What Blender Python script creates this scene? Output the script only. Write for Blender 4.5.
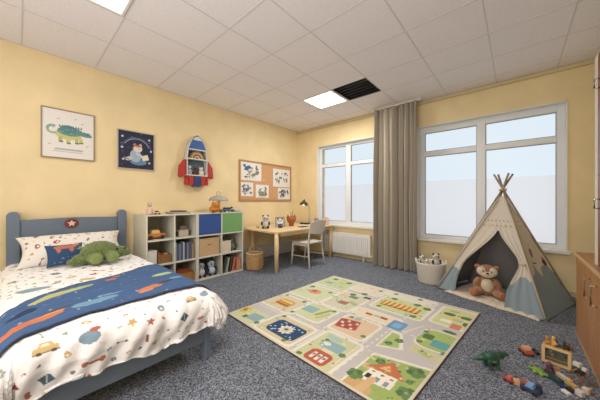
import bpy, bmesh, math, random
import numpy as np
from mathutils import Vector, Matrix
random.seed(7); rng = np.random.RandomState(11)
for o in list(bpy.data.objects): bpy.data.objects.remove(o)
SC = bpy.context.scene; COL = SC.collection
# ------------------------------------------------------------ camera, world, lights, exposure
cam = bpy.data.cameras.new('camera'); camo = bpy.data.objects.new('camera', cam); COL.objects.link(camo)
camo.location = (0, 0, 1.16); camo.rotation_euler = (math.pi/2, 0, .719)
cam.sensor_width = 36; cam.lens = 247.5/600*36; cam.shift_y = 1.3/600; cam.clip_start = .05
SC.camera = camo
SC.view_settings.view_transform = 'Standard'; SC.view_settings.look = 'None'
SC.view_settings.gamma = 1; SC.view_settings.use_curve_mapping = False
SC.view_settings.exposure = 0.0
W = bpy.data.worlds.new('sky'); SC.world = W; W.use_nodes = True
bgn = W.node_tree.nodes['Background']; bgn.inputs[0].default_value = (.81, .915, 1, 1); bgn.inputs[1].default_value = .94

def area(name, loc, rot, sx, sy, power, col=(1, 1, 1)):
    l = bpy.data.lights.new(name, 'AREA'); l.shape = 'RECTANGLE'; l.size = sx; l.size_y = sy; l.energy = power; l.color = col
    o = bpy.data.objects.new(name, l); COL.objects.link(o); o.location = loc; o.rotation_euler = rot; return o
R = math.radians
area('rear_fill_light', (-.3, -2.45, 1.5), (R(90), 0, R(2)), 2.2, 2.0, 42, (.94, .97, 1))     # unseen soft fill added behind the camera, shining to +Y
area('ceiling_lamp_light', (-2.38, .15, 2.80), (0, 0, 0), .5, .5, 7, (1, .96, .90))
area('ceiling_lamp_light', (-2.38, 3.36, 2.80), (0, 0, 0), .5, .4, 36, (1, .975, .94))
area('ceiling_lamp_light', (-.5, .2, 2.80), (0, 0, 0), .5, .5, 20, (1, .975, .94))  # unseen overhead panel, added for ambient light
area('ceiling_lamp_light', (-.5, -1.4, 2.80), (0, 0, 0), .5, .5, 14, (1, .975, .94))  # unseen rear panel, also added to brighten the room
area('bounce_light', (-.7, -1.0, .6), (R(180), 0, 0), 2.2, 1.8, 58, (.96, .96, 1))  # upward fill added to brighten the ceiling, no such lamp in the room

# ------------------------------------------------------------ helpers
def lin(c):
    c = np.asarray(c, float)
    return np.where(c <= .04045, c/12.92, ((c+.055)/1.055)**2.4)
def rgb(r, g, b): return tuple(float(x) for x in lin([r/255, g/255, b/255])) + (1,)
MATS = {}
def mat(name, col, rough=.6, metal=0, nscale=0, namt=.1, bump=0, bscale=60, vcol=False, trans=0, sheen=0, emit=0, detail=3):
    if name in MATS: return MATS[name]
    m = bpy.data.materials.new(name); m.use_nodes = True; nt = m.node_tree; N = nt.nodes; L = nt.links
    p = N['Principled BSDF']; p.inputs['Roughness'].default_value = rough; p.inputs['Metallic'].default_value = metal
    base = rgb(*col); p.inputs['Base Color'].default_value = base
    tc = N.new('ShaderNodeTexCoord')
    src = None
    if vcol:
        a = N.new('ShaderNodeVertexColor'); a.layer_name = 'Col'; src = a.outputs['Color']
    if nscale:
        nz = N.new('ShaderNodeTexNoise'); nz.inputs['Scale'].default_value = nscale; nz.inputs['Detail'].default_value = detail
        L.new(tc.outputs['Object'], nz.inputs['Vector'])
        mr = N.new('ShaderNodeMapRange'); mr.inputs['From Min'].default_value = .3; mr.inputs['From Max'].default_value = .7
        mr.inputs['To Min'].default_value = 1-namt; mr.inputs['To Max'].default_value = 1+namt
        L.new(nz.outputs['Fac'], mr.inputs['Value'])
        mx = N.new('ShaderNodeVectorMath'); mx.operation = 'SCALE'
        if src: L.new(src, mx.inputs[0])
        else: mx.inputs[0].default_value = base[:3]
        L.new(mr.outputs[0], mx.inputs['Scale']); src = mx.outputs[0]
    if src: L.new(src, p.inputs['Base Color'])
    if bump:
        nb = N.new('ShaderNodeTexNoise'); nb.inputs['Scale'].default_value = bscale; nb.inputs['Detail'].default_value = 4
        L.new(tc.outputs['Object'], nb.inputs['Vector'])
        b = N.new('ShaderNodeBump'); b.inputs['Strength'].default_value = bump; b.inputs['Distance'].default_value = .01
        L.new(nb.outputs['Fac'], b.inputs['Height']); L.new(b.outputs[0], p.inputs['Normal'])
    if sheen: p.inputs['Sheen Weight'].default_value = sheen
    if emit:
        p.inputs['Emission Color'].default_value = base; p.inputs['Emission Strength'].default_value = emit
    MATS[name] = m; return m
def woodmat(name, c1, c2, axis=2, scale=6, rough=.45):
    m = bpy.data.materials.new(name); m.use_nodes = True; nt = m.node_tree; N = nt.nodes; L = nt.links
    p = N['Principled BSDF']; p.inputs['Roughness'].default_value = rough
    tc = N.new('ShaderNodeTexCoord'); mp = N.new('ShaderNodeMapping'); s = [scale*6]*3; s[axis] = scale*.5
    mp.inputs['Scale'].default_value = s; nz = N.new('ShaderNodeTexNoise'); nz.inputs['Scale'].default_value = 1; nz.inputs['Detail'].default_value = 5
    cr = N.new('ShaderNodeValToRGB'); cr.color_ramp.elements[0].position = .35; cr.color_ramp.elements[1].position = .65
    cr.color_ramp.elements[0].color = rgb(*c1); cr.color_ramp.elements[1].color = rgb(*c2)
    L.new(tc.outputs['Object'], mp.inputs[0]); L.new(mp.outputs[0], nz.inputs['Vector']); L.new(nz.outputs['Fac'], cr.inputs[0]); L.new(cr.outputs[0], p.inputs['Base Color'])
    return m
def flat(me, smooth):
    me.polygons.foreach_set('use_smooth', [smooth]*len(me.polygons))
def obj(name, bm, m, parent=None, smooth=False, bevel=0, sub=0, loc=None, rot=None, label=None, solid=0, remesh=0, sm_it=0, disp=0, dscale=.03):
    if isinstance(bm, bmesh.types.BMesh):
        bmesh.ops.recalc_face_normals(bm, faces=bm.faces)
        me = bpy.data.meshes.new(name); bm.to_mesh(me); bm.free()
    else: me = bm
    flat(me, smooth or remesh > 0)
    o = bpy.data.objects.new(name, me); COL.objects.link(o)
    for x in (m if isinstance(m, (list, tuple)) else [m]): me.materials.append(x)
    if parent: o.parent = parent
    if loc: o.location = loc
    if rot: o.rotation_euler = rot
    if label: o['label'] = label
    if solid:
        md = o.modifiers.new('s', 'SOLIDIFY'); md.thickness = solid; md.offset = -1
    if remesh:
        md = o.modifiers.new('r', 'REMESH'); md.mode = 'VOXEL'; md.voxel_size = remesh; md.use_smooth_shade = True
        if sm_it:
            md = o.modifiers.new('sm', 'SMOOTH'); md.iterations = sm_it; md.factor = .5
    if disp:
        t = bpy.data.textures.new(name, 'CLOUDS'); t.noise_scale = dscale
        md = o.modifiers.new('d', 'DISPLACE'); md.texture = t; md.strength = disp; md.mid_level = .5
    if bevel:
        md = o.modifiers.new('b', 'BEVEL'); md.width = bevel; md.segments = 2; md.limit_method = 'ANGLE'
    if sub:
        md = o.modifiers.new('u', 'SUBSURF'); md.levels = sub; md.render_levels = sub
    return o
def thing(name, label, cat, loc=(0, 0, 0), rz=0, group=None):
    o = bpy.data.objects.new(name, None); COL.objects.link(o); o.empty_display_size = .05
    o.location = loc; o.rotation_euler = (0, 0, rz); o['label'] = label; o['category'] = cat
    if group: o['group'] = group
    return o
def tag(o, label, cat, group=None):
    o['label'] = label; o['category'] = cat
    if group: o['group'] = group
    return o
def struct(o): o['kind'] = 'structure'; return o
def dup(root, loc, rz=None, label=None):
    r = root.copy(); COL.objects.link(r); r.location = loc
    if rz is not None: r.rotation_euler = (0, 0, rz)
    if label: r['label'] = label
    for ch in list(root.children):
        c = ch.copy(); COL.objects.link(c); c.parent = r
        for g in list(ch.children):
            d = g.copy(); COL.objects.link(d); d.parent = c
    return r
def B(): return bmesh.new()
def box(bm, x0, x1, y0, y1, z0, z1, M=None):
    r = bmesh.ops.create_cube(bm, size=1)['verts']
    for v in r:
        v.co = Vector(((x0+x1)/2+v.co.x*(x1-x0), (y0+y1)/2+v.co.y*(y1-y0), (z0+z1)/2+v.co.z*(z1-z0)))
        if M: v.co = M @ v.co
    return r
def cyl(bm, p0, p1, r0, r1=None, seg=16):
    p0 = Vector(p0); p1 = Vector(p1); d = p1-p0; r1 = r0 if r1 is None else r1
    M = Matrix.Translation((p0+p1)/2) @ d.to_track_quat('Z', 'Y').to_matrix().to_4x4()
    return bmesh.ops.create_cone(bm, cap_ends=True, segments=seg, radius1=max(r0, 1e-5), radius2=max(r1, 1e-5), depth=d.length, matrix=M)['verts']
def ell(bm, c, r, M=None, sub=3):
    if not hasattr(r, '__len__'): r = (r, r, r)
    T = Matrix.Translation(c) @ (M.to_4x4() if M else Matrix.Identity(4)) @ Matrix.Diagonal((*r, 1))
    return bmesh.ops.create_icosphere(bm, subdivisions=sub, radius=1, matrix=T)['verts']
def lathe(bm, prof, seg=32, c=(0, 0, 0), sx=1, sy=1):
    rings = []
    for r, z in prof:
        rings.append([bm.verts.new((c[0]+sx*r*math.cos(2*math.pi*i/seg), c[1]+sy*r*math.sin(2*math.pi*i/seg), c[2]+z)) for i in range(seg)])
    for a, b in zip(rings, rings[1:]):
        for i in range(seg): bm.faces.new((a[i], a[(i+1) % seg], b[(i+1) % seg], b[i]))
    if prof[0][0] > 1e-4: bm.faces.new(rings[0][::-1])
    if prof[-1][0] > 1e-4: bm.faces.new(rings[-1])
    bmesh.ops.remove_doubles(bm, verts=bm.verts, dist=1e-5)
def tube(bm, pts, r, seg=8):
    pts = [Vector(p) for p in pts]; rings = []
    rr = r if hasattr(r, '__len__') else [r]*len(pts)
    up = Vector((0, 0, 1))
    for i, p in enumerate(pts):
        t = (pts[min(i+1, len(pts)-1)]-pts[max(i-1, 0)]).normalized()
        a = t.cross(up); a = a.normalized() if a.length > 1e-3 else t.cross(Vector((1, 0, 0))).normalized()
        b = t.cross(a)
        rings.append([bm.verts.new(p+(a*math.cos(2*math.pi*k/seg)+b*math.sin(2*math.pi*k/seg))*rr[i]) for k in range(seg)])
    for a, b in zip(rings, rings[1:]):
        for k in range(seg): bm.faces.new((a[k], a[(k+1) % seg], b[(k+1) % seg], b[k]))
    bm.faces.new(rings[0]); bm.faces.new(rings[-1])
def prism(bm, pts, h0, h1, axes='yz'):
    """outline pts extruded between h0 and h1 along the remaining axis"""
    def P(a, b, h):
        return {'yz': (h, a, b), 'xy': (a, b, h), 'xz': (a, h, b)}[axes]
    A = [bm.verts.new(P(a, b, h0)) for a, b in pts]; C = [bm.verts.new(P(a, b, h1)) for a, b in pts]
    n = len(pts); bm.faces.new(A); bm.faces.new(C[::-1])
    for i in range(n): bm.faces.new((A[i], A[(i+1) % n], C[(i+1) % n], C[i]))
def circ(cx, cy, rx, ry=None, n=24, a0=0, a1=360):
    ry = rx if ry is None else ry
    return [(cx+rx*math.cos(R(a0+(a1-a0)*i/n)), cy+ry*math.sin(R(a0+(a1-a0)*i/n))) for i in range(n + (0 if a1-a0 >= 360 else 1))]
def quick(name, fn, m, parent=None, **k):
    bm = B(); fn(bm); return obj(name, bm, m, parent, **k)

# ------------------------------------------------------------ 2D painter for printed cloth and paper (colours of the print only)
class Canvas:
    def __init__(s, u0, u1, v0, v1, res, bg):
        s.nu = max(2, int(round((u1-u0)*res))+1); s.nv = max(2, int(round((v1-v0)*res))+1)
        s.U, s.V = np.meshgrid(np.linspace(u0, u1, s.nu), np.linspace(v0, v1, s.nv), indexing='ij')
        s.im = np.zeros((s.nu, s.nv, 3)); s.im[:] = np.array(bg)/255.
        s.b = (u0, u1, v0, v1)
    def put(s, mask, col): s.im[mask] = np.array(col)/255.
    def rect(s, a, b, c, d, col): s.put((s.U >= a) & (s.U <= b) & (s.V >= c) & (s.V <= d), col)
    def rot(s, cx, cy, a):
        x = s.U-cx; y = s.V-cy; c, n = math.cos(a), math.sin(a); return x*c+y*n, -x*n+y*c
    def ell(s, cx, cy, rx, ry, col, a=0, cond=None):
        x, y = s.rot(cx, cy, a); m = (x/rx)**2+(y/ry)**2 <= 1
        if cond is not None: m &= cond(x, y)
        s.put(m, col)
    def rrect(s, cx, cy, w, h, col, a=0, r=0):
        x, y = s.rot(cx, cy, a); x = np.abs(x)-(w/2-r); y = np.abs(y)-(h/2-r)
        s.put(np.hypot(np.maximum(x, 0), np.maximum(y, 0))+np.minimum(np.maximum(x, y), 0) <= r+1e-9, col)
    def poly(s, pts, col):
        m = np.zeros(s.U.shape, bool); n = len(pts)
        for i in range(n):
            x1, y1 = pts[i]; x2, y2 = pts[(i+1) % n]
            if y1 == y2: continue
            c = ((y1 > s.V) != (y2 > s.V)) & (s.U < (x2-x1)*(s.V-y1)/(y2-y1)+x1); m ^= c
        s.put(m, col)
    def line(s, pts, w, col):
        for (x1, y1), (x2, y2) in zip(pts, pts[1:]):
            dx, dy = x2-x1, y2-y1; L = dx*dx+dy*dy+1e-12
            t = np.clip(((s.U-x1)*dx+(s.V-y1)*dy)/L, 0, 1)
            s.put(np.hypot(s.U-x1-t*dx, s.V-y1-t*dy) <= w/2, col)
    def ring(s, cx, cy, r, w, col, a0=-180, a1=180):
        d = np.hypot(s.U-cx, s.V-cy); an = np.degrees(np.arctan2(s.V-cy, s.U-cx)); s.put((np.abs(d-r) <= w/2) & (an >= a0) & (an <= a1), col)
    def star(s, cx, cy, r, col, a=0, n=5, k=.45):
        s.poly([(cx+r*(1 if i % 2 == 0 else k)*math.cos(a+math.pi*i/n), cy+r*(1 if i % 2 == 0 else k)*math.sin(a+math.pi*i/n)) for i in range(2*n)], col)
def sheet(name, cv, fn, m, parent=None, solid=0, label=None, mask=None, smooth=True):
    """grid mesh, one vertex per painter cell; fn(U,V)->X,Y,Z"""
    X, Y, Z = fn(cv.U, cv.V); nu, nv = cv.nu, cv.nv
    me = bpy.data.meshes.new(name); me.vertices.add(nu*nv)
    me.vertices.foreach_set('co', np.stack([X, Y, Z], -1).reshape(-1).astype(np.float32))
    i = np.arange(nu-1)[:, None]*nv+np.arange(nv-1)[None, :]
    F = np.stack([i, i+nv, i+nv+1, i+1], -1)
    if mask is not None: F = F[mask[:-1, :-1]]
    F = F.reshape(-1, 4); n = len(F)
    me.loops.add(n*4); me.loops.foreach_set('vertex_index', F.reshape(-1).astype(np.int32))
    me.polygons.add(n); me.polygons.foreach_set('loop_start', (np.arange(n)*4).astype(np.int32))
    me.update(calc_edges=True); me.validate()
    _g = cv.im.mean(-1, keepdims=True); cv.im = np.clip(_g+(cv.im-_g)*.86, 0, 1)
    a = me.color_attributes.new('Col', 'FLOAT_COLOR', 'POINT')
    c = np.ones((nu*nv, 4), np.float32); c[:, :3] = lin(cv.im.reshape(-1, 3)); a.data.foreach_set('color', c.reshape(-1))
    return obj(name, me, m, parent, smooth=smooth, solid=solid, label=label)
def vnoise(U, V, sc, seed=0):
    r = np.random.RandomState(seed); s = 0
    for k in range(7):
        a = r.uniform(0, 2*math.pi); f = sc*r.uniform(.6, 1.6); s = s+np.sin(f*(U*math.cos(a)+V*math.sin(a))+r.uniform(0, 6))
    return s/7
PRINT_CLOTH = mat('printed_cotton', (255, 255, 255), .85, vcol=True, bump=.25, bscale=90)
PRINT_PAPER = mat('printed_paper', (255, 255, 255), .5, vcol=True)
PRINT_RUG = mat('printed_pile', (255, 255, 255), .95, vcol=True, nscale=260, namt=.16, bump=.3, bscale=400)

# ------------------------------------------------------------ room shell
XA, YB, CE, XR, YF = -3.97, 4.456, 2.825, .95, -2.6
yellow = mat('yellow_wall_paint', (232, 212, 167), .8, nscale=3, namt=.05, bump=.25, bscale=25)
carpet = mat('grey_blue_carpet', (138, 142, 158), .98, bump=.8, bscale=200)
_N = carpet.node_tree.nodes; _L = carpet.node_tree.links
_t = _N.new('ShaderNodeTexCoord'); _v = _N.new('ShaderNodeTexVoronoi'); _v.inputs['Scale'].default_value = 150; _L.new(_t.outputs['Object'], _v.inputs['Vector'])
_s = _N.new('ShaderNodeSeparateColor'); _L.new(_v.outputs['Color'], _s.inputs[0])
_r = _N.new('ShaderNodeValToRGB'); _r.color_ramp.elements[0].color = rgb(58, 63, 73); _r.color_ramp.elements[1].color = rgb(164, 171, 184); _L.new(_s.outputs[0], _r.inputs[0])
_m = _r.color_ramp.elements.new(.5); _m.color = rgb(108, 114, 126)
_L.new(_r.outputs[0], _N['Principled BSDF'].inputs['Base Color'])
ceil_m = mat('ceiling_tile', (236, 230, 231), .9, nscale=40, namt=.035, bump=.12, bscale=120)
grid_m = mat('ceiling_grid_metal', (212, 206, 203), .6)
white = mat('white_paint', (228, 226, 218), .45, nscale=8, namt=.02)
pvc = mat('white_window_plastic', (226, 229, 232), .35)
struct(quick('floor', lambda b: box(b, XA-.2, XR+.2, YF-.2, YB+.3, -.1, 0), carpet))
struct(quick('wall_left', lambda b: box(b, XA-.2, XA, YF-.2, YB+.3, 0, 3.1), yellow))
struct(quick('wall_right', lambda b: box(b, XR, XR+.2, YF-.2, YB+.3, 0, 3.1), yellow))
struct(quick('wall_front', lambda b: box(b, XA, XR, YF-.2, YF, 0, 3.1), yellow))
W1 = (-3.38, -1.80, .66, 2.39); W2 = (-1.27, .47, .545, 2.405)
def wb(b):
    y0, y1 = YB, YB+.3
    box(b, XA, W1[0], y0, y1, 0, 3.1); box(b, W1[1], W2[0], y0, y1, 0, 3.1); box(b, W2[1], XR, y0, y1, 0, 3.1)
    for w in (W1, W2): box(b, w[0], w[1], y0, y1, 0, w[2]); box(b, w[0], w[1], y0, y1, w[3], 3.1)
struct(quick('wall_back', wb, yellow))
# ceiling: tiles on an irregular grid as laid
GX = [XA, -3.22, -2.675, -2.08, -1.526, -.82, -.212, .384, XR]
GY = [YF, -1.9, -1.3, -.62, .03, .64, 1.344, 1.896, 2.5, 3.08, 3.62, 4.16, YB]
def hole(i, j): return (i == 2 and j in (4, 9)) or (i == 3 and j == 9) or (i == 5 and j in (2, 4))
def cl(b):
    for i in range(len(GX)-1):
        for j in range(len(GY)-1):
            if not hole(i, j): box(b, GX[i]+.004, GX[i+1]-.004, GY[j]+.004, GY[j+1]-.004, CE, CE+.02)
    box(b, XA, XR, YF, YB, 3.02, 3.1)  # unseen slab added above the tiles to keep sky light out
struct(quick('ceiling', cl, ceil_m))
def gridbars(b):
    for x in GX[1:-1]: box(b, x-.006, x+.006, YF, YB, CE-.003, CE+.03)
    for y in GY[1:-1]: box(b, XA, XR, y-.006, y+.006, CE-.0035, CE+.03)
    box(b, XA, XA+.018, YF, YB, CE-.004, CE+.01); box(b, XA, XR, YB-.018, YB, CE-.004, CE+.01)
struct(quick('trim_1', gridbars, grid_m))
def rail(b):
    box(b, XA+.02, XR, YB-.035, YB-.002, CE-.05, CE-.006)
struct(quick('trim_2', rail, mat('cream_rail', (205, 190, 150), .5)))
struct(quick('baseboard_left', lambda b: box(b, XA, XA+.03, 2.60, YB-.03, 0, .25), mat('pale_duct', (205, 205, 208), .5), bevel=.004))
struct(quick('baseboard_back', lambda b: box(b, XA+.03, XR-.01, YB-.014, YB, 0, .06), mat('cream_skirting', (206, 190, 150), .5)))
# windows
gl = bpy.data.materials.new('clear_glass'); gl.use_nodes = True; N = gl.node_tree.nodes; L = gl.node_tree.links; N.remove(N['Principled BSDF'])
tr = N.new('ShaderNodeBsdfTransparent'); gs = N.new('ShaderNodeBsdfGlossy'); gs.inputs['Roughness'].default_value = .25; mx = N.new('ShaderNodeMixShader'); mx.inputs[0].default_value = .008
L.new(tr.outputs[0], mx.inputs[1]); L.new(gs.outputs[0], mx.inputs[2]); L.new(mx.outputs[0], N['Material Output'].inputs[0])
fm = bpy.data.materials.new('frosted_window_film'); fm.use_nodes = True; N = fm.node_tree.nodes; L = fm.node_tree.links; N.remove(N['Principled BSDF'])
tl = N.new('ShaderNodeBsdfTranslucent'); tl.inputs[0].default_value = (1, .97, .95, 1); tr = N.new('ShaderNodeBsdfTransparent'); tr.inputs[0].default_value = (1, .955, .94, 1)
mx = N.new('ShaderNodeMixShader'); mx.inputs[0].default_value = .85; L.new(tl.outputs[0], mx.inputs[1]); L.new(tr.outputs[0], mx.inputs[2]); L.new(mx.outputs[0], N['Material Output'].inputs[0])
def window(name, w, xs, zt, tz, zb):
    """xs = glass spans, tz = transom (z0,z1), zt/zb top/bottom of glass"""
    Y0, Y1 = YB+.085, YB+.15
    b = B(); box(b, w[0], xs[0][0], Y0, Y1, w[2], w[3]); box(b, xs[1][1], w[1], Y0, Y1, w[2], w[3]); box(b, xs[0][1], xs[1][0], Y0, Y1, w[2], w[3])
    for s in xs:
        for z0, z1 in ((w[2], zb), tz, (zt, w[3])): box(b, s[0], s[1], Y0, Y1, z0, z1)
    f = struct(obj(name, b, pvc, bevel=.006))
    sash = mat('sash_seal', (150, 150, 150), .5)
    for s in xs:
        for z0, z1 in ((zb, tz[0]), (tz[1], zt)):
            quick('pane', lambda q: box(q, s[0], s[1], YB+.118, YB+.122, z0, z1), gl, f)
            def gk(q, s=s, z0=z0, z1=z1):
                t = .008
                box(q, s[0], s[0]+t, Y0+.012, YB+.13, z0, z1); box(q, s[1]-t, s[1], Y0+.012, YB+.13, z0, z1)
                box(q, s[0]+t, s[1]-t, Y0+.012, YB+.13, z0, z0+t); box(q, s[0]+t, s[1]-t, Y0+.012, YB+.13, z1-t, z1)
            quick('window_gasket', gk, sash, f)
        quick('frosted_film', lambda q: box(q, s[0]+.004, s[1]-.004, YB+.1235, YB+.1242, zb+.004, 1.50), fm, f)
    # reveal lining and sill
    quick('window_frame', lambda q: (box(q, w[0]-.001, w[0]+.012, YB-.012, Y0-.001, w[2], w[3]), box(q, w[1]-.012, w[1]+.001, YB-.012, Y0-.001, w[2], w[3]), box(q, w[0], w[1], YB-.012, Y0-.001, w[3]-.012, w[3]+.001)), white, f)
    quick('window_sill', lambda q: box(q, w[0]-.02, w[1]+.02, YB-.055, Y0-.001, w[2]-.035, w[2]+.004), white, f, bevel=.005)
    return f
window('window_1', W1, ((-3.31, -2.70), (-2.585, -1.88)), 2.325, (1.915, 1.985), .735)
window('window_2', W2, ((-1.17, -.45), (-.345, .385)), 2.305, (1.915, 1.995), .605)

# ceiling fittings
emit_m = mat('lamp_diffuser', (255, 250, 240), .5, emit=3.0)
def panel(i, j, label):
    x0, x1, y0, y1 = GX[i]+.012, GX[i+1]-.012, GY[j]+.012, GY[j+1]-.012
    t = thing('ceiling_light', label, 'ceiling light', ((x0+x1)/2, (y0+y1)/2, CE)); cx, cy = (x1-x0)/2, (y1-y0)/2
    def fr(b):
        for a in ((-cx, -cx+.02, -cy, cy), (cx-.02, cx, -cy, cy), (-cx+.02, cx-.02, -cy, -cy+.02), (-cx+.02, cx-.02, cy-.02, cy)): box(b, *a, -.006, .03)
    quick('frame', fr, white, t); quick('diffuser', lambda b: box(b, -cx+.02, cx-.02, -cy+.02, cy-.02, .002, .02), emit_m, t)
panel(2, 9, 'bright square ceiling light panel beside the black ceiling opening')
panel(2, 4, 'bright square ceiling light panel at the top left edge of the photo, above the bed')
panel(5, 4, 'added unseen square ceiling light panel right above the viewer'); panel(5, 2, 'added unseen square ceiling light panel at the rear of the room')  # both panels are out of view, added for ambient light
vx, vy = (GX[3]+GX[4])/2, (GY[9]+GY[10])/2; vw, vh = (GX[4]-GX[3])/2-.012, (GY[10]-GY[9])/2-.012
t = thing('ceiling_vent', 'black open ceiling panel with dark slats beside the bright ceiling light', 'ceiling vent', (vx, vy, CE))
blk = mat('matt_black', (22, 22, 22), .7)
quick('housing', lambda b: (box(b, -vw, -vw+.008, -vh, vh, 0, .16), box(b, vw-.008, vw, -vh, vh, 0, .16), box(b, -vw, vw, -vh, -vh+.008, 0, .16), box(b, -vw, vw, vh-.008, vh, 0, .16), box(b, -vw, vw, -vh, vh, .15, .16)), blk, t)
for k in range(6):
    y = -vh+.045+k*(2*vh-.09)/5
    quick('slat', lambda b: box(b, -vw+.01, vw-.01, y-.012, y+.012, .03, .042), mat('dark_slat', (28, 28, 27), .6), t)

# ------------------------------------------------------------ radiator
t = thing('radiator', 'white panel radiator with ribbed front under the left window', 'radiator', (-2.6, YB-.10, .10))
quick('panel', lambda b: [box(b, -.53, .53, 0, .02, 0, .40)] + [box(b, -.50+k*.0418, -.50+k*.0418+.024, -.014, 0, .03, .37) for k in range(24)], mat('radiator_enamel', (232, 230, 226), .35), t, bevel=.003)
quick('side_panel', lambda b: (box(b, -.535, -.53, -.004, .075, 0, .405), box(b, .53, .535, -.004, .075, 0, .405), box(b, -.535, .535, 0, .075, .40, .412)), mat('radiator_enamel', (0, 0, 0)), t)
quick('back_panel', lambda b: box(b, -.52, .52, .06, .095, .02, .38), mat('radiator_enamel', (0, 0, 0)), t)
quick('pipe', lambda b: tube(b, [(.52, .05, .03), (.57, .05, .03), (.57, .05, -.0985)], .009), white, t)
quick('valve', lambda b: cyl(b, (.545, .05, .02), (.545, -.0, .02), .016), white, t)
for x_ in (-.4, .37): quick('bracket', lambda b: box(b, x_, x_+.03, .03, .06, -.0995, .02), white, t)

# ------------------------------------------------------------ curtain
def curtain():
    cv = Canvas(0, 1, 0, 1, 150, (176, 166, 150))
    x = cv.U*60
    stripes = np.sin(x*2.1)+.6*np.sin(x*.7+1)
    cv.im *= (1+.05*(stripes > .6)-.05*(stripes < -.8))[..., None]
    def fn(U, V):
        X = -1.91+.69*U+.006*np.sin(8*V+U*9)
        ph = 2*math.pi*(U*7.4+.42*np.sin(6*U+.6))
        A = .078+.030*np.sin(11*U+2)
        Y = 4.27-A*np.sin(ph)*(.55+.45*(1-V))-.018*np.sin(ph*.37+2)
        X = X+.012*np.sin(ph*2+1)*(1-.3*V)-.03*(1-V)*(.5-U)*0
        return X, Y, .012+V*(CE-.045)
    t = thing('curtain', 'full-length taupe curtain hanging in folds between the two windows', 'curtain', (0, 0, 0))
    cm = mat('taupe_curtain_cloth', (150, 137, 118), .85, vcol=True, bump=.2, bscale=200)
    sheet('curtain_cloth', cv, fn, cm, t, solid=.004)
    quick('curtain_track', lambda b: box(b, -2.0, -1.15, 4.255, 4.285, CE-.03, CE-.0045), white, t)
    for k in range(10): quick('curtain_hook', lambda b: cyl(b, (-1.88+k*.07, 4.27, CE-.045), (-1.88+k*.07, 4.27, CE-.03), .004, seg=8), white, t)
curtain()

# ------------------------------------------------------------ wall pictures
def picture(label, y0, y1, z0, z1, framem, paint, bg, res=330):
    w, h = y1-y0, z1-z0
    t = thing('framed_picture', label, 'picture', (XA, y0, z0))
    f = .012
    quick('frame', lambda b: (box(b, .001, .028, 0, f, 0, h), box(b, .001, .028, w-f, w, 0, h), box(b, .001, .028, f, w-f, 0, f), box(b, .001, .028, f, w-f, h-f, h), box(b, .001, .006, f, w-f, f, h-f)), framem, t, bevel=.002)
    cv = Canvas(f, w-f, f, h-f, res, bg); paint(cv, w, h)
    sheet('print', cv, lambda U, V: (U*0+.020, U, V), PRINT_PAPER, t, solid=.004, smooth=False)
    return t
def dino(cv, w, h):
    cx, cy = w*.5, h*.52; s = w
    g, y = (84, 140, 140), (200, 195, 110)
    cv.ell(cx-.01*s, cy-.02*s, .25*s, .13*s, y)
    cv.ring(cx-.30*s, cy+.07*s, .09*s, .055*s, (125, 165, 150), 60, 180); cv.ring(cx-.30*s, cy+.07*s, .09*s, .05*s, (150, 175, 130), -180, -50)
    cv.ell(cx+.02*s, cy+.06*s, .24*s, .115*s, g); cv.ell(cx-.02*s, cy+.10*s, .16*s, .11*s, (74, 128, 132))
    cv.ell(cx+.30*s, cy+.03*s, .13*s, .06*s, g, -.2); cv.poly([(cx+.30*s, cy+.08*s), (cx+.38*s, cy+.09*s), (cx+.44*s, cy+.02*s), (cx+.43*s, cy-.03*s), (cx+.3*s, cy-.02*s)], g)
    for k in range(9): cv.poly([(cx-.2*s+k*.05*s, cy+.15*s), (cx-.17*s+k*.05*s, cy+.215*s), (cx-.15*s+k*.05*s, cy+.15*s)], (60, 112, 120))
    for k, (x, d) in enumerate(((-.16, -.2), (-.02, -.23), (.14, -.21), (.22, -.19))):
        cv.rrect(cx+x*s, cy+d*s+.05*s, .07*s, .13*s, y if k % 2 else (175, 178, 110), 0, .03*s); cv.ell(cx+x*s+.01*s, cy+d*s-.01*s, .045*s, .022*s, (120, 110, 90))
    for k in range(16): cv.ell(cx+random.uniform(-.18, .2)*s, cy+random.uniform(-.06, .12)*s, .013*s, .01*s, (140, 180, 160))
    cv.ell(cx+.35*s, cy+.045*s, .01*s, .012*s, (30, 40, 40))
    cv.rrect(cx, h*.19, .52*s, .035*s, (165, 170, 180), 0, .01*s); cv.rrect(cx-.02*s, h*.145, .56*s, .02*s, (180, 185, 170), 0, .005*s)
    for x, z in ((.3, .80), (.62, .84), (.75, .76), (.15, .28), (.85, .3), (.22, .62)): cv.ell(w*x, h*z, .03*s, .012*s, (170, 175, 170), .4)
picture('framed print of a green spiky dinosaur on white above the bed', .17, .635, 1.655, 2.222, mat('grey_wood_frame', (150, 135, 112), .5), dino, (226, 222, 216))
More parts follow.
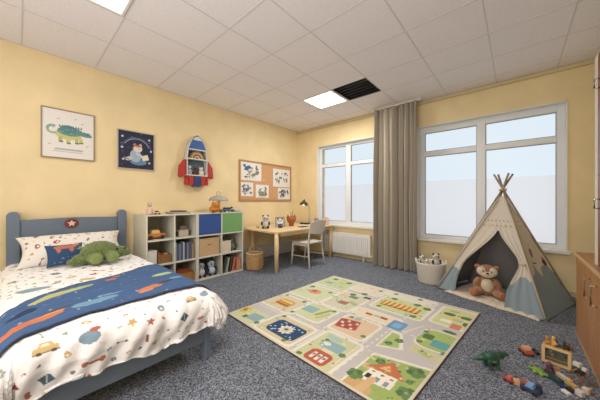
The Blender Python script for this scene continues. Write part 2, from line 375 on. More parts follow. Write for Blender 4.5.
def astro(cv, w, h):
    for k in range(26): cv.star(random.uniform(.06, .94)*w, random.uniform(.05, .95)*h, random.uniform(.008, .02)*w, (150, 165, 200), random.random(), 4)
    for x, z in ((.13, .83), (.85, .82), (.12, .55), (.9, .52), (.15, .25), (.85, .2)): cv.star(w*x, h*z, .045*w, (205, 215, 235), .3)
    cv.ring(w*.5, h*.5, .36*w, .022*w, (150, 165, 200), 20, 150); cv.ring(w*.5, h*.5, .40*w, .01*w, (110, 130, 175), 10, 170)
    cv.ell(w*.55, h*.2, .22*w, .08*h, (90, 130, 175)); cv.ell(w*.47, h*.36, .15*w, .17*h, (160, 175, 195)); cv.ell(w*.30, h*.28, .10*w, .05*h, (190, 195, 195), .4)
    cv.ell(w*.53, h*.55, .12*w, .09*h, (222, 205, 195)); cv.ell(w*.45, h*.64, .04*w, .05*h, (190, 110, 90)); cv.ell(w*.60, h*.64, .04*w, .05*h, (200, 175, 165)); cv.ell(w*.54, h*.62, .07*w, .03*h, (170, 105, 80))
    cv.ell(w*.56, h*.55, .012*w, .015*w, (40, 30, 30)); cv.poly([(w*.60, h*.36), (w*.80, h*.42), (w*.84, h*.28), (w*.68, h*.24)], (228, 215, 180)); cv.line([(w*.5, h*.42), (w*.66, h*.36)], .05*w, (195, 205, 215))
    cv.line([(w*.18, h*.3), (w*.3, h*.25)], .03*w, (150, 120, 90))
picture('framed print of a small astronaut reading on a dark navy starry ground', .865, 1.31, 1.597, 2.122, mat('silver_frame', (185, 175, 165), .4), astro, (32, 38, 66))

# ------------------------------------------------------------ cork board and drawings
t = thing('cork_board', 'wood-framed cork board on the yellow wall above the desk', 'cork board', (XA, 2.77, 1.17))
w, h = 1.43, .79
quick('frame', lambda b: (box(b, .001, .03, 0, .03, 0, h), box(b, .001, .03, w-.03, w, 0, h), box(b, .001, .03, .03, w-.03, 0, .03), box(b, .001, .03, .03, w-.03, h-.03, h)), woodmat('frame_wood', (172, 125, 82), (192, 148, 104), 1), t, bevel=.003)
quick('cork', lambda b: box(b, .001, .015, .03, w-.03, .03, h-.03), mat('cork', (202, 156, 112), .95, nscale=120, namt=.15, bump=.3), t)
draw = [(2.80, 3.31, 1.57, 1.925, 'topmost left drawing, blue animal and brown leaves'), (3.63, 4.155, 1.48, 1.87, 'upper right drawing with many blue and green plants'),
        (2.80, 3.10, 1.26, 1.53, 'small lower left drawing with grey-blue marks'), (3.16, 3.51, 1.235, 1.50, 'lower middle drawing of a green and brown plant'), (3.78, 4.155, 1.205, 1.455, 'lower right drawing with dark blue flowers')]
pal = [[(70, 95, 150), (60, 80, 140), (150, 150, 90), (110, 90, 60)], [(60, 75, 120), (100, 130, 90), (150, 130, 90), (70, 70, 90)], [(110, 120, 150), (80, 90, 120), (120, 140, 160), (90, 90, 90)], [(120, 140, 100), (80, 110, 130), (160, 140, 100), (90, 110, 90)], [(50, 60, 110), (70, 70, 100), (90, 80, 130), (70, 100, 80)]]
for k, (y0, y1, z0, z1, lb) in enumerate(draw):
    cv = Canvas(0, y1-y0, 0, z1-z0, 150, (228, 224, 216)); ww, hh = y1-y0, z1-z0
    for q in range(20):
        x = random.uniform(.15, .85)*ww; z = random.uniform(.18, .82)*hh
        cv.ell(x, z, random.uniform(.015, .04), random.uniform(.01, .025), pal[k][q % 4], random.uniform(-1, 1)); cv.line([(x, z), (x+random.uniform(-.04, .04), z-.05)], .006, pal[k][(q+1) % 4])
    if k == 0: cv.ell(ww*.3, hh*.68, .08, .035, (60, 90, 150), .5); cv.ell(ww*.17, hh*.8, .03, .03, (60, 90, 150)); cv.ell(ww*.68, hh*.38, .09, .02, (140, 130, 80), .1)
    o = sheet('drawing', cv, lambda U, V: (U*0+.0185+.002*np.sin(U*9+k), U, V), PRINT_PAPER, None, solid=.001, smooth=False)
    o.location = (XA, y0, z0); tag(o, 'child drawing on cork board, '+lb, 'drawing', 'drawings pinned on the cork board')
tag(quick('push_pin', lambda b: (cyl(b, (XA+.015, 3.36, 1.6), (XA+.03, 3.36, 1.6), .006), cyl(b, (XA+.03, 3.36, 1.6), (XA+.036, 3.36, 1.6), .014)), white), 'white push pin stuck in the bare middle of the cork board', 'push pin')

# ------------------------------------------------------------ rocket shelf
t = thing('rocket_shelf', 'rocket-shaped wall shelf with blue nose and red fins', 'wall shelf', (XA, 1.91, 1.415))
red = mat('red_paint', (176, 52, 46), .45); blue = mat('blue_paint', (46, 92, 160), .45); lgrey = mat('light_grey_paint', (205, 208, 205), .5); dkb = mat('slate_blue_paint', (84, 108, 122), .6)
D = .11
def rocket_out(y_scale=1): return [(-.14, .03), (.14, .03), (.165, .16), (.17, .42), (.155, .56), (.115, .68), (.065, .77), (0, .81), (-.065, .77), (-.115, .68), (-.155, .56), (-.17, .42), (-.165, .16)]
quick('back_panel', lambda b: prism(b, rocket_out(), .001, .012), dkb, t)
def ringw(b):
    P = rocket_out(); n = len(P)
    for i in range(1, n):
        (a, c), (e, f) = P[i], P[(i+1) % n]
        k = .93
        if i in (6, 7, 4, 5, 3, 8, 9, 10, 2, 11, 1, 12):
            q = [(a, c), (e, f), (e*k, f-.004), (a*k, c-.004)]
            A = [b.verts.new((.012, y, z)) for y, z in q]; C = [b.verts.new((D, y, z)) for y, z in q]
            b.faces.new(A); b.faces.new(C)
            for m_ in range(4): b.faces.new((A[m_], A[(m_+1) % 4], C[(m_+1) % 4], C[m_]))
quick('side_panel', ringw, lgrey, t)
for z, hw in ((.16, .17), (.42, .17), (.57, .15)): quick('shelf', lambda b: box(b, .012, D+.005, -hw, hw, z-.007, z+.007), white, t)
quick('nose_cone', lambda b: prism(b, [(-.145, .578), (.145, .578), (.105, .675), (.072, .72), (-.072, .72), (-.105, .675)], .08, D+.004), blue, t)
quick('nose_tip', lambda b: prism(b, [(-.07, .721), (.07, .721), (.045, .765), (0, .788), (-.045, .765)], .08, D+.004), lgrey, t)
for s in (-1, 1): quick('fin', lambda b: prism(b, [(s*.172, .40), (s*.20, .40), (s*.27, .30), (s*.285, .13), (s*.255, .12), (s*.172, .17)], .04, .09), red, t)
quick('engine', lambda b: (prism(b, [(-.185, .01), (-.07, .0), (-.06, .15), (-.168, .15)], .02, D)), red, t)
quick('engine', lambda b: (prism(b, [(.185, .01), (.07, .0), (.06, .15), (.168, .15)], .02, D)), red, t)
quick('nozzle', lambda b: prism(b, [(-.058, -.02), (.058, -.02), (.058, .15), (-.058, .15)], .02, D+.004), mat('dark_blue_paint', (44, 66, 110), .5), t)
# items in the rocket
t = thing('stacking_rainbow', 'wooden stacking rainbow in the upper opening of the rocket shelf', 'toy', (XA+.07, 1.91, 1.842))
for k, (r_, c_) in enumerate(((.115, (150, 110, 75)), (.092, (205, 165, 120)), (.069, (120, 85, 60)), (.046, (215, 180, 140)))):
    def arc(b, r_=r_):
        o_ = circ(0, 0, r_, r_*1.05, 16, 0, 180); i_ = circ(0, 0, r_-.02, (r_-.02)*1.05, 16, 0, 180)
        for m_ in range(16):
            q = [o_[m_], o_[m_+1], i_[m_+1], i_[m_]]
            A = [b.verts.new((-.03, *p)) for p in q]; C = [b.verts.new((.03, *p)) for p in q]; b.faces.new(A); b.faces.new(C)
            for x in range(4): b.faces.new((A[x], A[(x+1) % 4], C[(x+1) % 4], C[x]))
        bmesh.ops.remove_doubles(b, verts=b.verts, dist=1e-5)
    quick('arch', arc, mat('rainbow_wood_%s' % 'abcd'[k], c_, .6), t)
def figurine(loc, label, cbody, chead, h=.13, group=None, name='figurine', cat='figurine', w=1.0):
    t = thing(name, label, cat, loc, 0, group); key = '%d_%d_%d' % cbody; k2 = '%d_%d_%d' % chead
    quick('body', lambda b: lathe(b, [(0, 0), (.03*w, 0), (.036*w, .01), (.03*w, h*.4), (.016*w, h*.62), (0, h*.63)], 16), mat('toy_'+key, cbody, .5), t, smooth=True)
    quick('head', lambda b: ell(b, (0, 0, h*.78), (.026*w, .026*w, .025), sub=2), mat('toy_'+k2, chead, .5), t, smooth=True)
    for s in (-1, 1):
        quick('arm', lambda b: tube(b, [(0, s*.02*w, h*.55), (.012, s*.034*w, h*.4), (.02, s*.03*w, h*.3)], .008), mat('toy_'+key, cbody), t, smooth=True)
        quick('ear', lambda b: ell(b, (0, s*.018*w, h*.95), .009, sub=1), mat('toy_'+k2, chead), t, smooth=True)
    return t
figurine((XA+.07, 1.80, 1.582), 'small pale figurine leftmost in the lower opening of the rocket shelf', (150, 160, 170), (205, 200, 190), .15, 'figurines in the rocket shelf')
figurine((XA+.07, 1.89, 1.582), 'small dark brown figurine in the middle of the lower opening of the rocket shelf', (80, 40, 36), (110, 70, 60), .17, 'figurines in the rocket shelf')
figurine((XA+.07, 1.99, 1.582), 'small white figurine rightmost in the lower opening of the rocket shelf', (215, 205, 195), (225, 220, 210), .14, 'figurines in the rocket shelf', w=1.25)

# ------------------------------------------------------------ bed
slate = mat('slate_blue_bed_paint', (104, 118, 136), .5, nscale=5, namt=.05)
t = thing('bed', 'slate blue wooden child bed with round-topped headboard posts', 'bed', (0, 0, 0))
for y in (-.028, .902):
    quick('post', lambda b: prism(b, [(y-.047, 0.002), (y+.047, .002)]+circ(y, 1.005, .047, .047, 12, 0, 180), -3.945, -3.86), slate, t, bevel=.006)
quick('headboard', lambda b: prism(b, [(.018, .25), (.855, .25), (.855, .960), (.435, .975), (.018, .960)], -3.92, -3.885), slate, t, bevel=.004)
em = quick('emblem', lambda b: prism(b, circ(.415, .905, .062, .055, 28), -3.885, -3.874), mat('emblem_brown', (112, 52, 48), .5), t, label='oval brown medallion with a pale star')
quick('star', lambda b: prism(b, [(.415+(.04 if i % 2 == 0 else .018)*math.sin(math.pi*i/5), .905+(.04 if i % 2 == 0 else .018)*math.cos(math.pi*i/5)) for i in range(10)], -3.874, -3.868), mat('pale_star', (225, 200, 185), .5), em)
quick('side_rail', lambda b: box(b, -3.86, -1.80, .91, .94, .13, .30), slate, t, bevel=.004)
quick('side_rail', lambda b: box(b, -3.86, -1.80, -.10, -.07, .13, .30), slate, t, bevel=.004)
quick('foot_rail', lambda b: box(b, -1.752, -1.72, -.06, .905, .13, .29), slate, t, bevel=.004)
for y0, y1 in ((.905, .95), (-.105, -.06)):
    quick('leg', lambda b: box(b, -1.80, -1.715, y0, y1, .002, .29), slate, t, bevel=.004)
quick('slat_base', lambda b: box(b, -3.86, -1.76, -.07, .91, .19, .22), mat('slat_wood', (190, 160, 120), .6), t)
mt = tag(quick('mattress', lambda b: box(b, -3.85, -1.80, -.05, .89, .221, .45), mat('mattress_white', (222, 220, 214), .9), bevel=.03), 'white mattress on the blue bed under the duvet', 'mattress')

XE, Y0E, Y1E, RR, DM = -1.735, -.005, .887, .115, .32
ZT = .515
def cloth(S, T, off=0., dmax=DM, wr=1.):
    a = np.maximum(S-XE, 0); b = np.where(T > Y1E, T-Y1E, np.where(T < Y0E, T-Y0E, 0))
    d = np.hypot(a, b); nx = np.where(d > 1e-9, a/np.maximum(d, 1e-9), 0); ny = np.where(d > 1e-9, b/np.maximum(d, 1e-9), 0)
    dm = dmax+.02*np.sin(S*7+T*9)+.012*np.sin(T*23+1)
    d = np.minimum(d, dm)
    r = RR+off; q = math.pi/2*RR
    th = np.minimum(d/RR, math.pi/2)
    hx = r*np.sin(th); z = ZT+off-RR*0-(r*(1-np.cos(th)))-np.maximum(d-q, 0)
    per = T*nx*1.0+S*np.abs(ny)
    fold = np.clip((d-.05)/.2, 0, 1)*(.007*np.sin(per*61+d*30)+.012*np.sin(per*26+2*nx)+.008*np.sin(per*47+1.3))
    flare = .09*np.clip(d/.25, 0, 1)**2*(1-np.clip((d-.22)/.15, 0, 1)*.5)*(np.abs(nx*ny)*2*.9)
    hx = hx+(fold+flare)*np.clip(d*10, 0, 1)-.035*np.clip((d-.2)/.12, 0, 1)*np.abs(nx)**2
    Sx = np.minimum(S, XE)+hx*nx; Ty = np.clip(T, Y0E, Y1E)+hx*ny
    wob = wr*(.010*vnoise(S, T, 9, 1)+.006*vnoise(S, T, 22, 2)+.0045*vnoise(S, T, 48, 3)+.002*vnoise(S, T, 90, 5))
    z = z+wob*(1-np.clip(d/.15, 0, .7)); Sx = Sx+wob*nx*1.1; Ty = Ty+wob*ny*1.1
    return Sx, Ty, z
RES = 220
cv = Canvas(-3.86, XE+DM+.03, Y0E-DM-.03, Y1E+DM+.03, RES, (246, 246, 249))
pcol = [(190, 105, 75), (85, 125, 150), (120, 130, 125), (205, 170, 105), (165, 75, 62), (60, 80, 110), (150, 165, 120), (215, 180, 150)]
def car(c, x, y, s, col, a=0):
    def P(u, v): return (x+s*(u*math.cos(a)-v*math.sin(a)), y+s*(u*math.sin(a)+v*math.cos(a)))
    # u along T (y axis on foot = canvas V) -> caller passes swapped axes through T2
    c.poly([P(*p) for p in ((-.5, -.18), (.5, -.18), (.5, .1), (.3, .12), (.2, .36), (-.25, .36), (-.35, .12), (-.5, .1))], col)
    for u in (-.28, .28): c.ell(*P(u, -.2), .11*s, .11*s, (70, 60, 60))
    c.poly([P(*p) for p in ((-.2, .12), (.15, .12), (.12, .28), (-.18, .28))], (225, 225, 215))
rs = random.Random(5)
ux = XE+.02
used = []
def free(x, y, r):
    if any((x-a)**2+(y-b)**2 < (r+c_)**2 for a, b, c_ in used): return False
    used.append((x, y, r)); return True
def motif(c, x, y, s, kind, col, a):
    if kind == 0: c.ell(x, y, s*.5, s*.36, col, a); c.ell(x+s*.1, y, s*.2, s*.15, (238, 235, 232), a)
    elif kind == 1: c.star(x, y, s*.55, col, a)
    elif kind == 2: c.rrect(x, y, s*1.0, s*.4, col, a, s*.15)
    elif kind == 3: c.poly([(x+s*.5*math.cos(a+k*2.09), y+s*.5*math.sin(a+k*2.09)) for k in range(3)], col)
    elif kind == 4: c.rrect(x, y, s*.7, s*.7, col, a, 0); c.line([(x-s*.3, y), (x+s*.3, y)], s*.08, (200, 205, 205))
    elif kind == 5: c.line([(x-s*.5*math.cos(a), y-s*.5*math.sin(a)), (x+s*.5*math.cos(a), y+s*.5*math.sin(a))], s*.18, col); c.ell(x-s*.5*math.cos(a), y-s*.5*math.sin(a), s*.2, s*.2, col); c.ell(x+s*.5*math.cos(a), y+s*.5*math.sin(a), s*.2, s*.2, col)
def bigm(d, y, kind, s, col, a=0):
    s = s*.72; y = y-.04; x = XE+d; used.append((x, y, s*.55))
    if kind == 'car': # upright on the hanging face: up = towards the bed (-x)
        def P(u, v): return (x-s*v, y+s*u)
        cv.poly([P(*p) for p in ((-.5, -.18), (.5, -.18), (.48, .1), (.3, .12), (.2, .36), (-.25, .36), (-.35, .12), (-.5, .1))], col)
        for u in (-.28, .28): cv.ell(*P(u, -.2), .10*s, .10*s, (90, 66, 50))
        cv.poly([P(*p) for p in ((-.2, .12), (.12, .12), (.1, .28), (-.18, .28))], (232, 226, 205)); cv.line([P(-.5, -.2), P(.5, -.2)], .07*s, (110, 84, 60))
    elif kind == 'pot':
        cv.ell(x+.1*s, y, .38*s, .5*s, col); cv.ell(x-.3*s, y+.3*s, .15*s, .28*s, (185, 92, 72))
    else: motif(cv, x, y, s, kind, col, a)
for a in ((.10, .13, 'car', .125, (208, 178, 120)), (.10, .285, 'pot', .12, (120, 150, 170)), (.10, .47, 1, .07, (208, 170, 105), 0), (.13, .56, 1, .065, (185, 105, 75), .4),
          (.07, .63, 0, .07, (120, 155, 165), .3), (.07, .82, 'car', .10, (208, 178, 120)), (.05, .92, 'pot', .085, (130, 160, 180)), (.24, .30, 5, .10, (185, 105, 80), 1.5), (.25, .13, 4, .085, (70, 105, 125), .5),
          (.17, .75, 4, .085, (60, 110, 130), .8), (.22, .54, 2, .06, (160, 85, 65), 0), (.19, .42, 5, .05, (95, 105, 110), 1.6), (.29, .07, 2, .06, (190, 115, 75), .2), (.22, .03, 3, .06, (160, 60, 60), 1),
          (.13, -.02, 0, .06, (160, 170, 160), 1), (.22, .87, 2, .06, (200, 130, 100), 1.6), (.29, .39, 4, .04, (80, 130, 155), .2)): bigm(*a)
for k in range(4500):
    x = rs.uniform(cv.b[0], cv.b[1]); y = rs.uniform(cv.b[2], cv.b[3])
    if -2.55 < x < -1.85: continue
    s = rs.choice((.022, .03, .04, .06, .085)) if x < -2.5 else rs.choice((.014, .018, .024, .034, .045))
    if free(x, y, s*.6+(.006 if x < -2.5 else .014)): motif(cv, x, y, s, rs.randrange(6), rs.choice(pcol), rs.uniform(0, 3.1))
cv.ell(-2.66, .38, .03, .055, (206, 178, 100)); cv.ell(-2.64, .08, .05, .09, (130, 160, 180)); cv.ell(-2.72, .20, .02, .03, (96, 124, 150))
sheet_d = sheet('duvet', cv, lambda U, V: cloth(U, V), PRINT_CLOTH, None, solid=.012)
tag(sheet_d, 'white child duvet printed with cars, stars and small shapes, covering the bed', 'duvet')
# throw
cv = Canvas(0, 1, Y0E-.29, Y1E+.25, 145, (56, 94, 148)); cv = Canvas(-.42, .42, Y0E-.29, Y1E+.25, 200, (56, 94, 148))
for k in range(60): cv.ell(rs.uniform(-.4, .4), rs.uniform(-.3, 1.1), .010, .006, rs.choice([(150, 175, 205), (110, 140, 185), (205, 205, 200)]), 0)
cv.ell(-.27, .21, .06, .17, (178, 192, 120)); cv.ell(-.25, .14, .02, .07, (206, 165, 105)); cv.ell(-.24, .26, .02, .05, (196, 204, 140))
cv.ell(.20, .05, .055, .13, (208, 120, 74)); cv.ell(.22, -.05, .06, .10, (204, 112, 70)); cv.ell(.13, .15, .022, .075, (74, 60, 56)); cv.ell(.17, .13, .012, .06, (220, 160, 110))
cv.ell(.19, .33, .045, .12, (106, 156, 190)); cv.ell(.10, .42, .03, .07, (120, 166, 196)); cv.ell(.22, .64, .035, .09, (206, 122, 84)); cv.ell(.20, .76, .022, .06, (66, 62, 72)); cv.ell(.26, .60, .02, .05, (214, 140, 100))
cv.ell(-.05, .84, .045, .09, (176, 196, 140)); cv.ell(.12, .88, .03, .06, (110, 158, 196)); cv.ell(-.30, .50, .03, .04, (200, 110, 80)); cv.ell(-.36, .55, .02, .03, (190, 130, 80)); cv.ell(-.1, .02, .05, .06, (30, 58, 104))
for k in range(14): cv.line([(rs.uniform(-.4, .4), rs.uniform(-.2, .9))]*1+[(rs.uniform(-.4, .4), rs.uniform(-.2, .9))]*0, .01, (60, 96, 150))
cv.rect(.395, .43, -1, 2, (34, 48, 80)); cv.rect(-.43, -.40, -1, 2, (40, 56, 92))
def thr(U, V):
    f = (U+.42)/.84
    front = np.interp(V, [-.3, -.05, .02, .15, .5, 1.2], [-1.60, -1.66, -1.74, -1.80, -1.825, -1.81]); back = np.interp(V, [-.3, -.06, .04, .2, .45, .77, 1.2], [-2.0, -2.16, -2.36, -2.47, -2.56, -2.70, -2.78])
    X, Y, Z = cloth(back+(front-back)*f+.008*np.sin(V*14), V, .014, DM-.04)
    return X, Y, Z+.004*np.sin(U*34+V*3+2*np.sin(V*5))*(np.abs(U) < .40)*np.cos(U/.42*1.5)
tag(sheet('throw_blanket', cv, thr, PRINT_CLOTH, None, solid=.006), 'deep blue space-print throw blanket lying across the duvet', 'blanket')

def pillow(name, w, h, th, bg, paint, loc, rot, label, cat='pillow', res=140, mt_=PRINT_CLOTH):
    t = thing(name, label, cat, loc); t.rotation_euler = rot
    for side, s in (('front', 1), ('back', -1)):
        cv = Canvas(-w/2, w/2, -h/2, h/2, res, bg)
        if s == 1: paint(cv)
        def fn(U, V, s=s):
            u = U/(w/2); v = V/(h/2)
            pinch = 1-.11*(1-v**2)*np.abs(u)**3; p2 = 1-.10*(1-u**2)*np.abs(v)**2
            zz = th/2*(np.clip((1-u**2)*(1-v**2), 0, 1))**.42
            return U*pinch, V*p2, s*(zz+.004*vnoise(U, V, 30, 9)*np.clip((1-u**2)*(1-v**2)*4, 0, 1))
        sheet('cover', cv, fn, mt_, t)
    return t
def ppaint(c):
    us = []
    for k in range(400):
        x = rs.uniform(-.4, .4); y = rs.uniform(-.25, .25); s = rs.choice((.02, .03, .045, .06))
        if all(math.hypot(x-a, y-b) > (s+q)*.6+.012 for a, b, q in us): us.append((x, y, s)); motif(c, x, y, s, rs.randrange(6), rs.choice(pcol), rs.uniform(0, 3))
# local: x=width, y=height, z=front.  Facing +X and up
def face(lean, turn=0): # pillow width along Y, front toward +X, leaning back
    return (Matrix.Rotation(turn, 4, 'Z') @ Matrix.Rotation(R(90), 4, 'Z') @ Matrix.Rotation(R(90)-lean, 4, 'X')).to_euler()
pillow('pillow', .87, .38, .18, (234, 230, 224), ppaint, (-3.66, .42, .655), face(R(44)), 'large white pillow with small colourful print leaning on the headboard')
def bpaint(c):
    for k in range(14): c.star(rs.uniform(-.13, .13), rs.uniform(-.1, .06), .008, (120, 150, 190), rs.random(), 4)
    c.ell(0, .075, .085, .026, (190, 110, 82)); c.ell(-.05, .05, .018, .04, (190, 110, 82)); c.ell(.045, .05, .018, .04, (190, 110, 82)); c.ell(.085, .10, .03, .02, (200, 125, 95))
pillow('cushion', .29, .235, .07, (38, 72, 118), bpaint, (-3.42, .32, .625), face(R(32), .08), 'small dark blue cushion with an orange animal in front of the white pillow', 'cushion')

# plush on the bed
def plush_bed():
    g = mat('green_plush', (108, 126, 70), .95, nscale=70, namt=.45, bump=1., bscale=160, sheen=.3)
    g2 = mat('light_green_plush', (126, 142, 82), .95, nscale=60, namt=.2, bump=.8, bscale=160, sheen=.3)
    t = thing('plush_dinosaur', 'curly green plush dinosaur lying on the bed in front of the pillows', 'soft toy', (-3.28, .59, .527))
    def body(b):
        ell(b, (-.02, -.02, .11), (.12, .155, .105)); ell(b, (0, .14, .085), (.075, .085, .062)); ell(b, (.0, .21, .07), (.05, .05, .042))
        ell(b, (0, -.15, .055), (.07, .09, .052)); ell(b, (.01, -.23, .035), (.04, .05, .032))
        ell(b, (.09, -.075, .06), (.08, .06, .052)); ell(b, (.09, .055, .065), (.08, .06, .055))
    quick('body', body, g, t, remesh=.007, sm_it=2, disp=.022, dscale=.014)
    for y in (-.075, .058): quick('foot', lambda b: ell(b, (.155, y, .062), (.03, .056, .055)), g2, t, smooth=True, disp=.006, dscale=.02)
    for s in (.1, .17): quick('eye', lambda b: ell(b, (.062, s+.015, .125), .011, sub=2), mat('black_plastic', (20, 18, 18), .15), t, smooth=True)
    for k in range(6): quick('spike', lambda b: ell(b, (-.03, -.17+k*.055, .205-abs(k-2.4)*.018), (.012, .016, .02), sub=2), g2, t, smooth=True)
plush_bed()

# ------------------------------------------------------------ cube shelves
shelfm = mat('shelf_laminate', (214, 212, 198), .5)
ZS = (.012, .335, .655, .978)
def cube_unit(label, ys):
    t = thing('cube_shelf', label, 'shelf', (0, 0, 0)); xf, xb = -3.455, -3.962; T = .009
    y0, ym, y1 = ys
    quick('side_panel', lambda b: box(b, xb, xf, y0, y0+2*T, .001, ZS[3]-T), shelfm, t, bevel=.002)
    quick('side_panel', lambda b: box(b, xb, xf, y1-2*T, y1, .001, ZS[3]-T), shelfm, t, bevel=.002)
    quick('divider', lambda b: box(b, xb+.008, xf, ym-T, ym+T, .021, ZS[3]-T), shelfm, t)
    quick('top', lambda b: box(b, xb, xf, y0, y1, ZS[3]-T, ZS[3]+T), shelfm, t, bevel=.002)
    for z in ZS[:3]:
        quick('shelf', lambda b: (box(b, xb+.008, xf, y0+2*T, ym-T, z-T, z+T), box(b, xb+.008, xf, ym+T, y1-2*T, z-T, z+T)), shelfm, t)
    quick('back_panel', lambda b: box(b, xb, xb+.008, y0+2*T, y1-2*T, .005, ZS[3]-T), mat('shelf_back', (176, 176, 158), .6), t)
    return t
YC = (1.052, 1.395, 1.71, 2.10, 2.50)
cube_unit('pale two-by-three cube shelf nearest the bed, with books and toy boxes', (YC[0], YC[1], YC[2]))
ub = cube_unit('pale two-by-three cube shelf beside the desk, with blue and green doors', (YC[2]+.001, YC[3], YC[4]))
quick('door', lambda b: box(b, -3.475, -3.46, YC[2]+.022, YC[3]-.012, ZS[2]+.012, ZS[3]-.012), mat('blue_door', (52, 84, 150), .45), ub, label='blue square door')
quick('door', lambda b: box(b, -3.475, -3.46, YC[3]+.012, YC[4]-.021, ZS[2]+.012, ZS[3]-.012), mat('green_door', (118, 166, 104), .45), ub, label='green square door')
_before = set(bpy.data.objects)
# contents -----------------------------------------------------
def zz(r): return ZS[r]+.0095
def toycar(loc, label, c1, c2, L_=.16, W_=.08, H_=.08, rz=0, group=None, wheels=(60, 40, 30)):
    t = thing('toy_car', label, 'toy car', loc, rz, group); k1 = 'toy_%d_%d_%d' % c1; k2 = 'toy_%d_%d_%d' % c2; kw = 'toy_%d_%d_%d' % wheels
    r = H_*.22
    quick('body', lambda b: box(b, -W_/2, W_/2, -L_/2, L_/2, r*.8, H_*.6), mat(k1, c1, .4), t, bevel=H_*.12)
    quick('cab', lambda b: prism(b, [(-L_*.28, H_*.6), (L_*.25, H_*.6), (L_*.15, H_), (-L_*.2, H_)], -W_*.42, W_*.42), mat(k2, c2, .4), t, bevel=H_*.06)
    for y in (-L_*.3, L_*.3):
        for s in (-1, 1): quick('wheel', lambda b: cyl(b, (s*W_*.38, y, r), (s*W_*.56, y, r), r), mat(kw, wheels, .5), t)
    return t
toycar((-3.66, 1.225, zz(2)), 'wooden orange-brown toy truck in the top left shelf cube', (190, 120, 62), (222, 188, 120), .23, .12, .12)
t = thing('toy_stack', 'grey and cream toy robot in the second cube of the top shelf row', 'toy', (-3.68, 1.60, zz(2)))
quick('body', lambda b: box(b, -.05, .05, -.07, .07, 0, .09), mat('cream_toy', (196, 186, 172), .5), t, bevel=.01); quick('head', lambda b: box(b, -.04, .04, -.045, .045, .09, .145), mat('grey_toy', (120, 112, 106), .5), t, bevel=.008)
for y in (-.03, .03): quick('antenna', lambda b: cyl(b, (0, y, .145), (0, y, .18), .008), mat('dark_toy', (50, 48, 50), .5), t)
for y in (-.085, .085): quick('arm', lambda b: box(b, -.02, .02, y-.014, y+.014, .01, .07), mat('dark_toy', (0, 0, 0)), t)
def storage_box(loc, w, d, h, label, m_, cat='storage box', lid=False, name='storage_box', hand=True):
    t = thing(name, label, cat, loc)
    def f(b):
        T = .005
        box(b, -d/2, d/2, -w/2, -w/2+T, 0, h); box(b, -d/2, d/2, w/2-T, w/2, 0, h); box(b, -d/2, -d/2+T, -w/2+T, w/2-T, 0, h); box(b, d/2-T, d/2, -w/2+T, w/2-T, 0, h); box(b, -d/2+T, d/2-T, -w/2+T, w/2-T, 0, T)
    quick('body', f, m_, t, bevel=.002)
    if hand: quick('handle', lambda b: tube(b, [(d/2+.001, -.03, h*.72), (d/2+.008, -.015, h*.66), (d/2+.008, .015, h*.66), (d/2+.001, .03, h*.72)], .004), mat('leather_tab', (120, 84, 56), .6), t)
    if lid: quick('lid', lambda b: box(b, -d/2-.003, d/2+.003, -w/2-.003, w/2+.003, h, h+.012), m_, t)
    return t
beige = mat('beige_canvas_box', (196, 164, 126), .9, nscale=60, namt=.08, bump=.3)
cream = mat('cream_box', (214, 202, 178), .8, nscale=60, namt=.06)
storage_box((-3.62, 1.157, zz(1)), .10, .15, .17, 'white cardboard box at the left of the middle-row first cube', mat('white_card', (212, 208, 204), .8), hand=False, lid=True)
bk = storage_box((-3.66, 1.312, zz(1)), .165, .18, .11, 'low brown wicker tray of toys in the middle-row first cube', mat('brown_wicker', (140, 98, 58), .8, nscale=90, namt=.3, bump=.8), hand=False, name='tray', cat='tray')
for k, (dy, c_) in enumerate(((-.04, (190, 120, 80)), (.035, (205, 165, 110)), (0, (120, 70, 50)))):
    tag(quick('toy_block', lambda b: box(b, -3.68+k*.015, -3.63+k*.015, 1.285+dy, 1.335+dy, zz(1)+.006+(.11 if k == 2 else .06)*0+.0, zz(1)+.13-k*.01), mat('toyblk%s' % 'abc'[k], c_, .6), bevel=.004), ('orange', 'tan', 'dark red')[k]+' toy block in the brown tray in the shelf', 'toy block', 'blocks in the brown tray')
# books
bcols = [(150, 140, 150), (60, 78, 112), (108, 120, 132), (54, 70, 110), (172, 178, 186), (44, 60, 100), (120, 128, 130), (92, 70, 84), (60, 96, 130), (176, 140, 104)]
bnames = ['greyish lilac', 'dark blue', 'grey', 'navy', 'pale grey-blue', 'deep navy', 'stone grey', 'plum', 'mid blue', 'tan']
def book(loc, w, h, d, col, label, group, rx=0):
    t = thing('book', label, 'book', loc, 0, group); t.rotation_euler = (rx, 0, 0); m_ = mat('book_%d_%d_%d' % col, col, .6)
    quick('cover', lambda b: (box(b, -d/2, d/2, 0, .0025, 0, h), box(b, -d/2, d/2, w-.0025, w, 0, h), box(b, d/2-.003, d/2, .0025, w-.0025, 0, h)), m_, t)
    quick('pages', lambda b: box(b, -d/2+.004, d/2-.004, .0026, w-.0026, .003, h-.004), mat('paper', (225, 218, 200), .8), t)
    return t
y = 1.446
for k in range(10):
    w_ = (.026, .024, .03, .024, .022, .03, .026, .026, .021, .025)[k]; h_ = .25-.03*((k*7) % 4)/3
    book((-3.64, y, zz(1)), w_, h_, .16, bcols[k], bnames[k]+' upright book, number %s from the left in the middle-row book cube' % ('one two three four five six seven eight nine ten'.split()[k]), 'upright books in the shelf'); y += w_+.0012
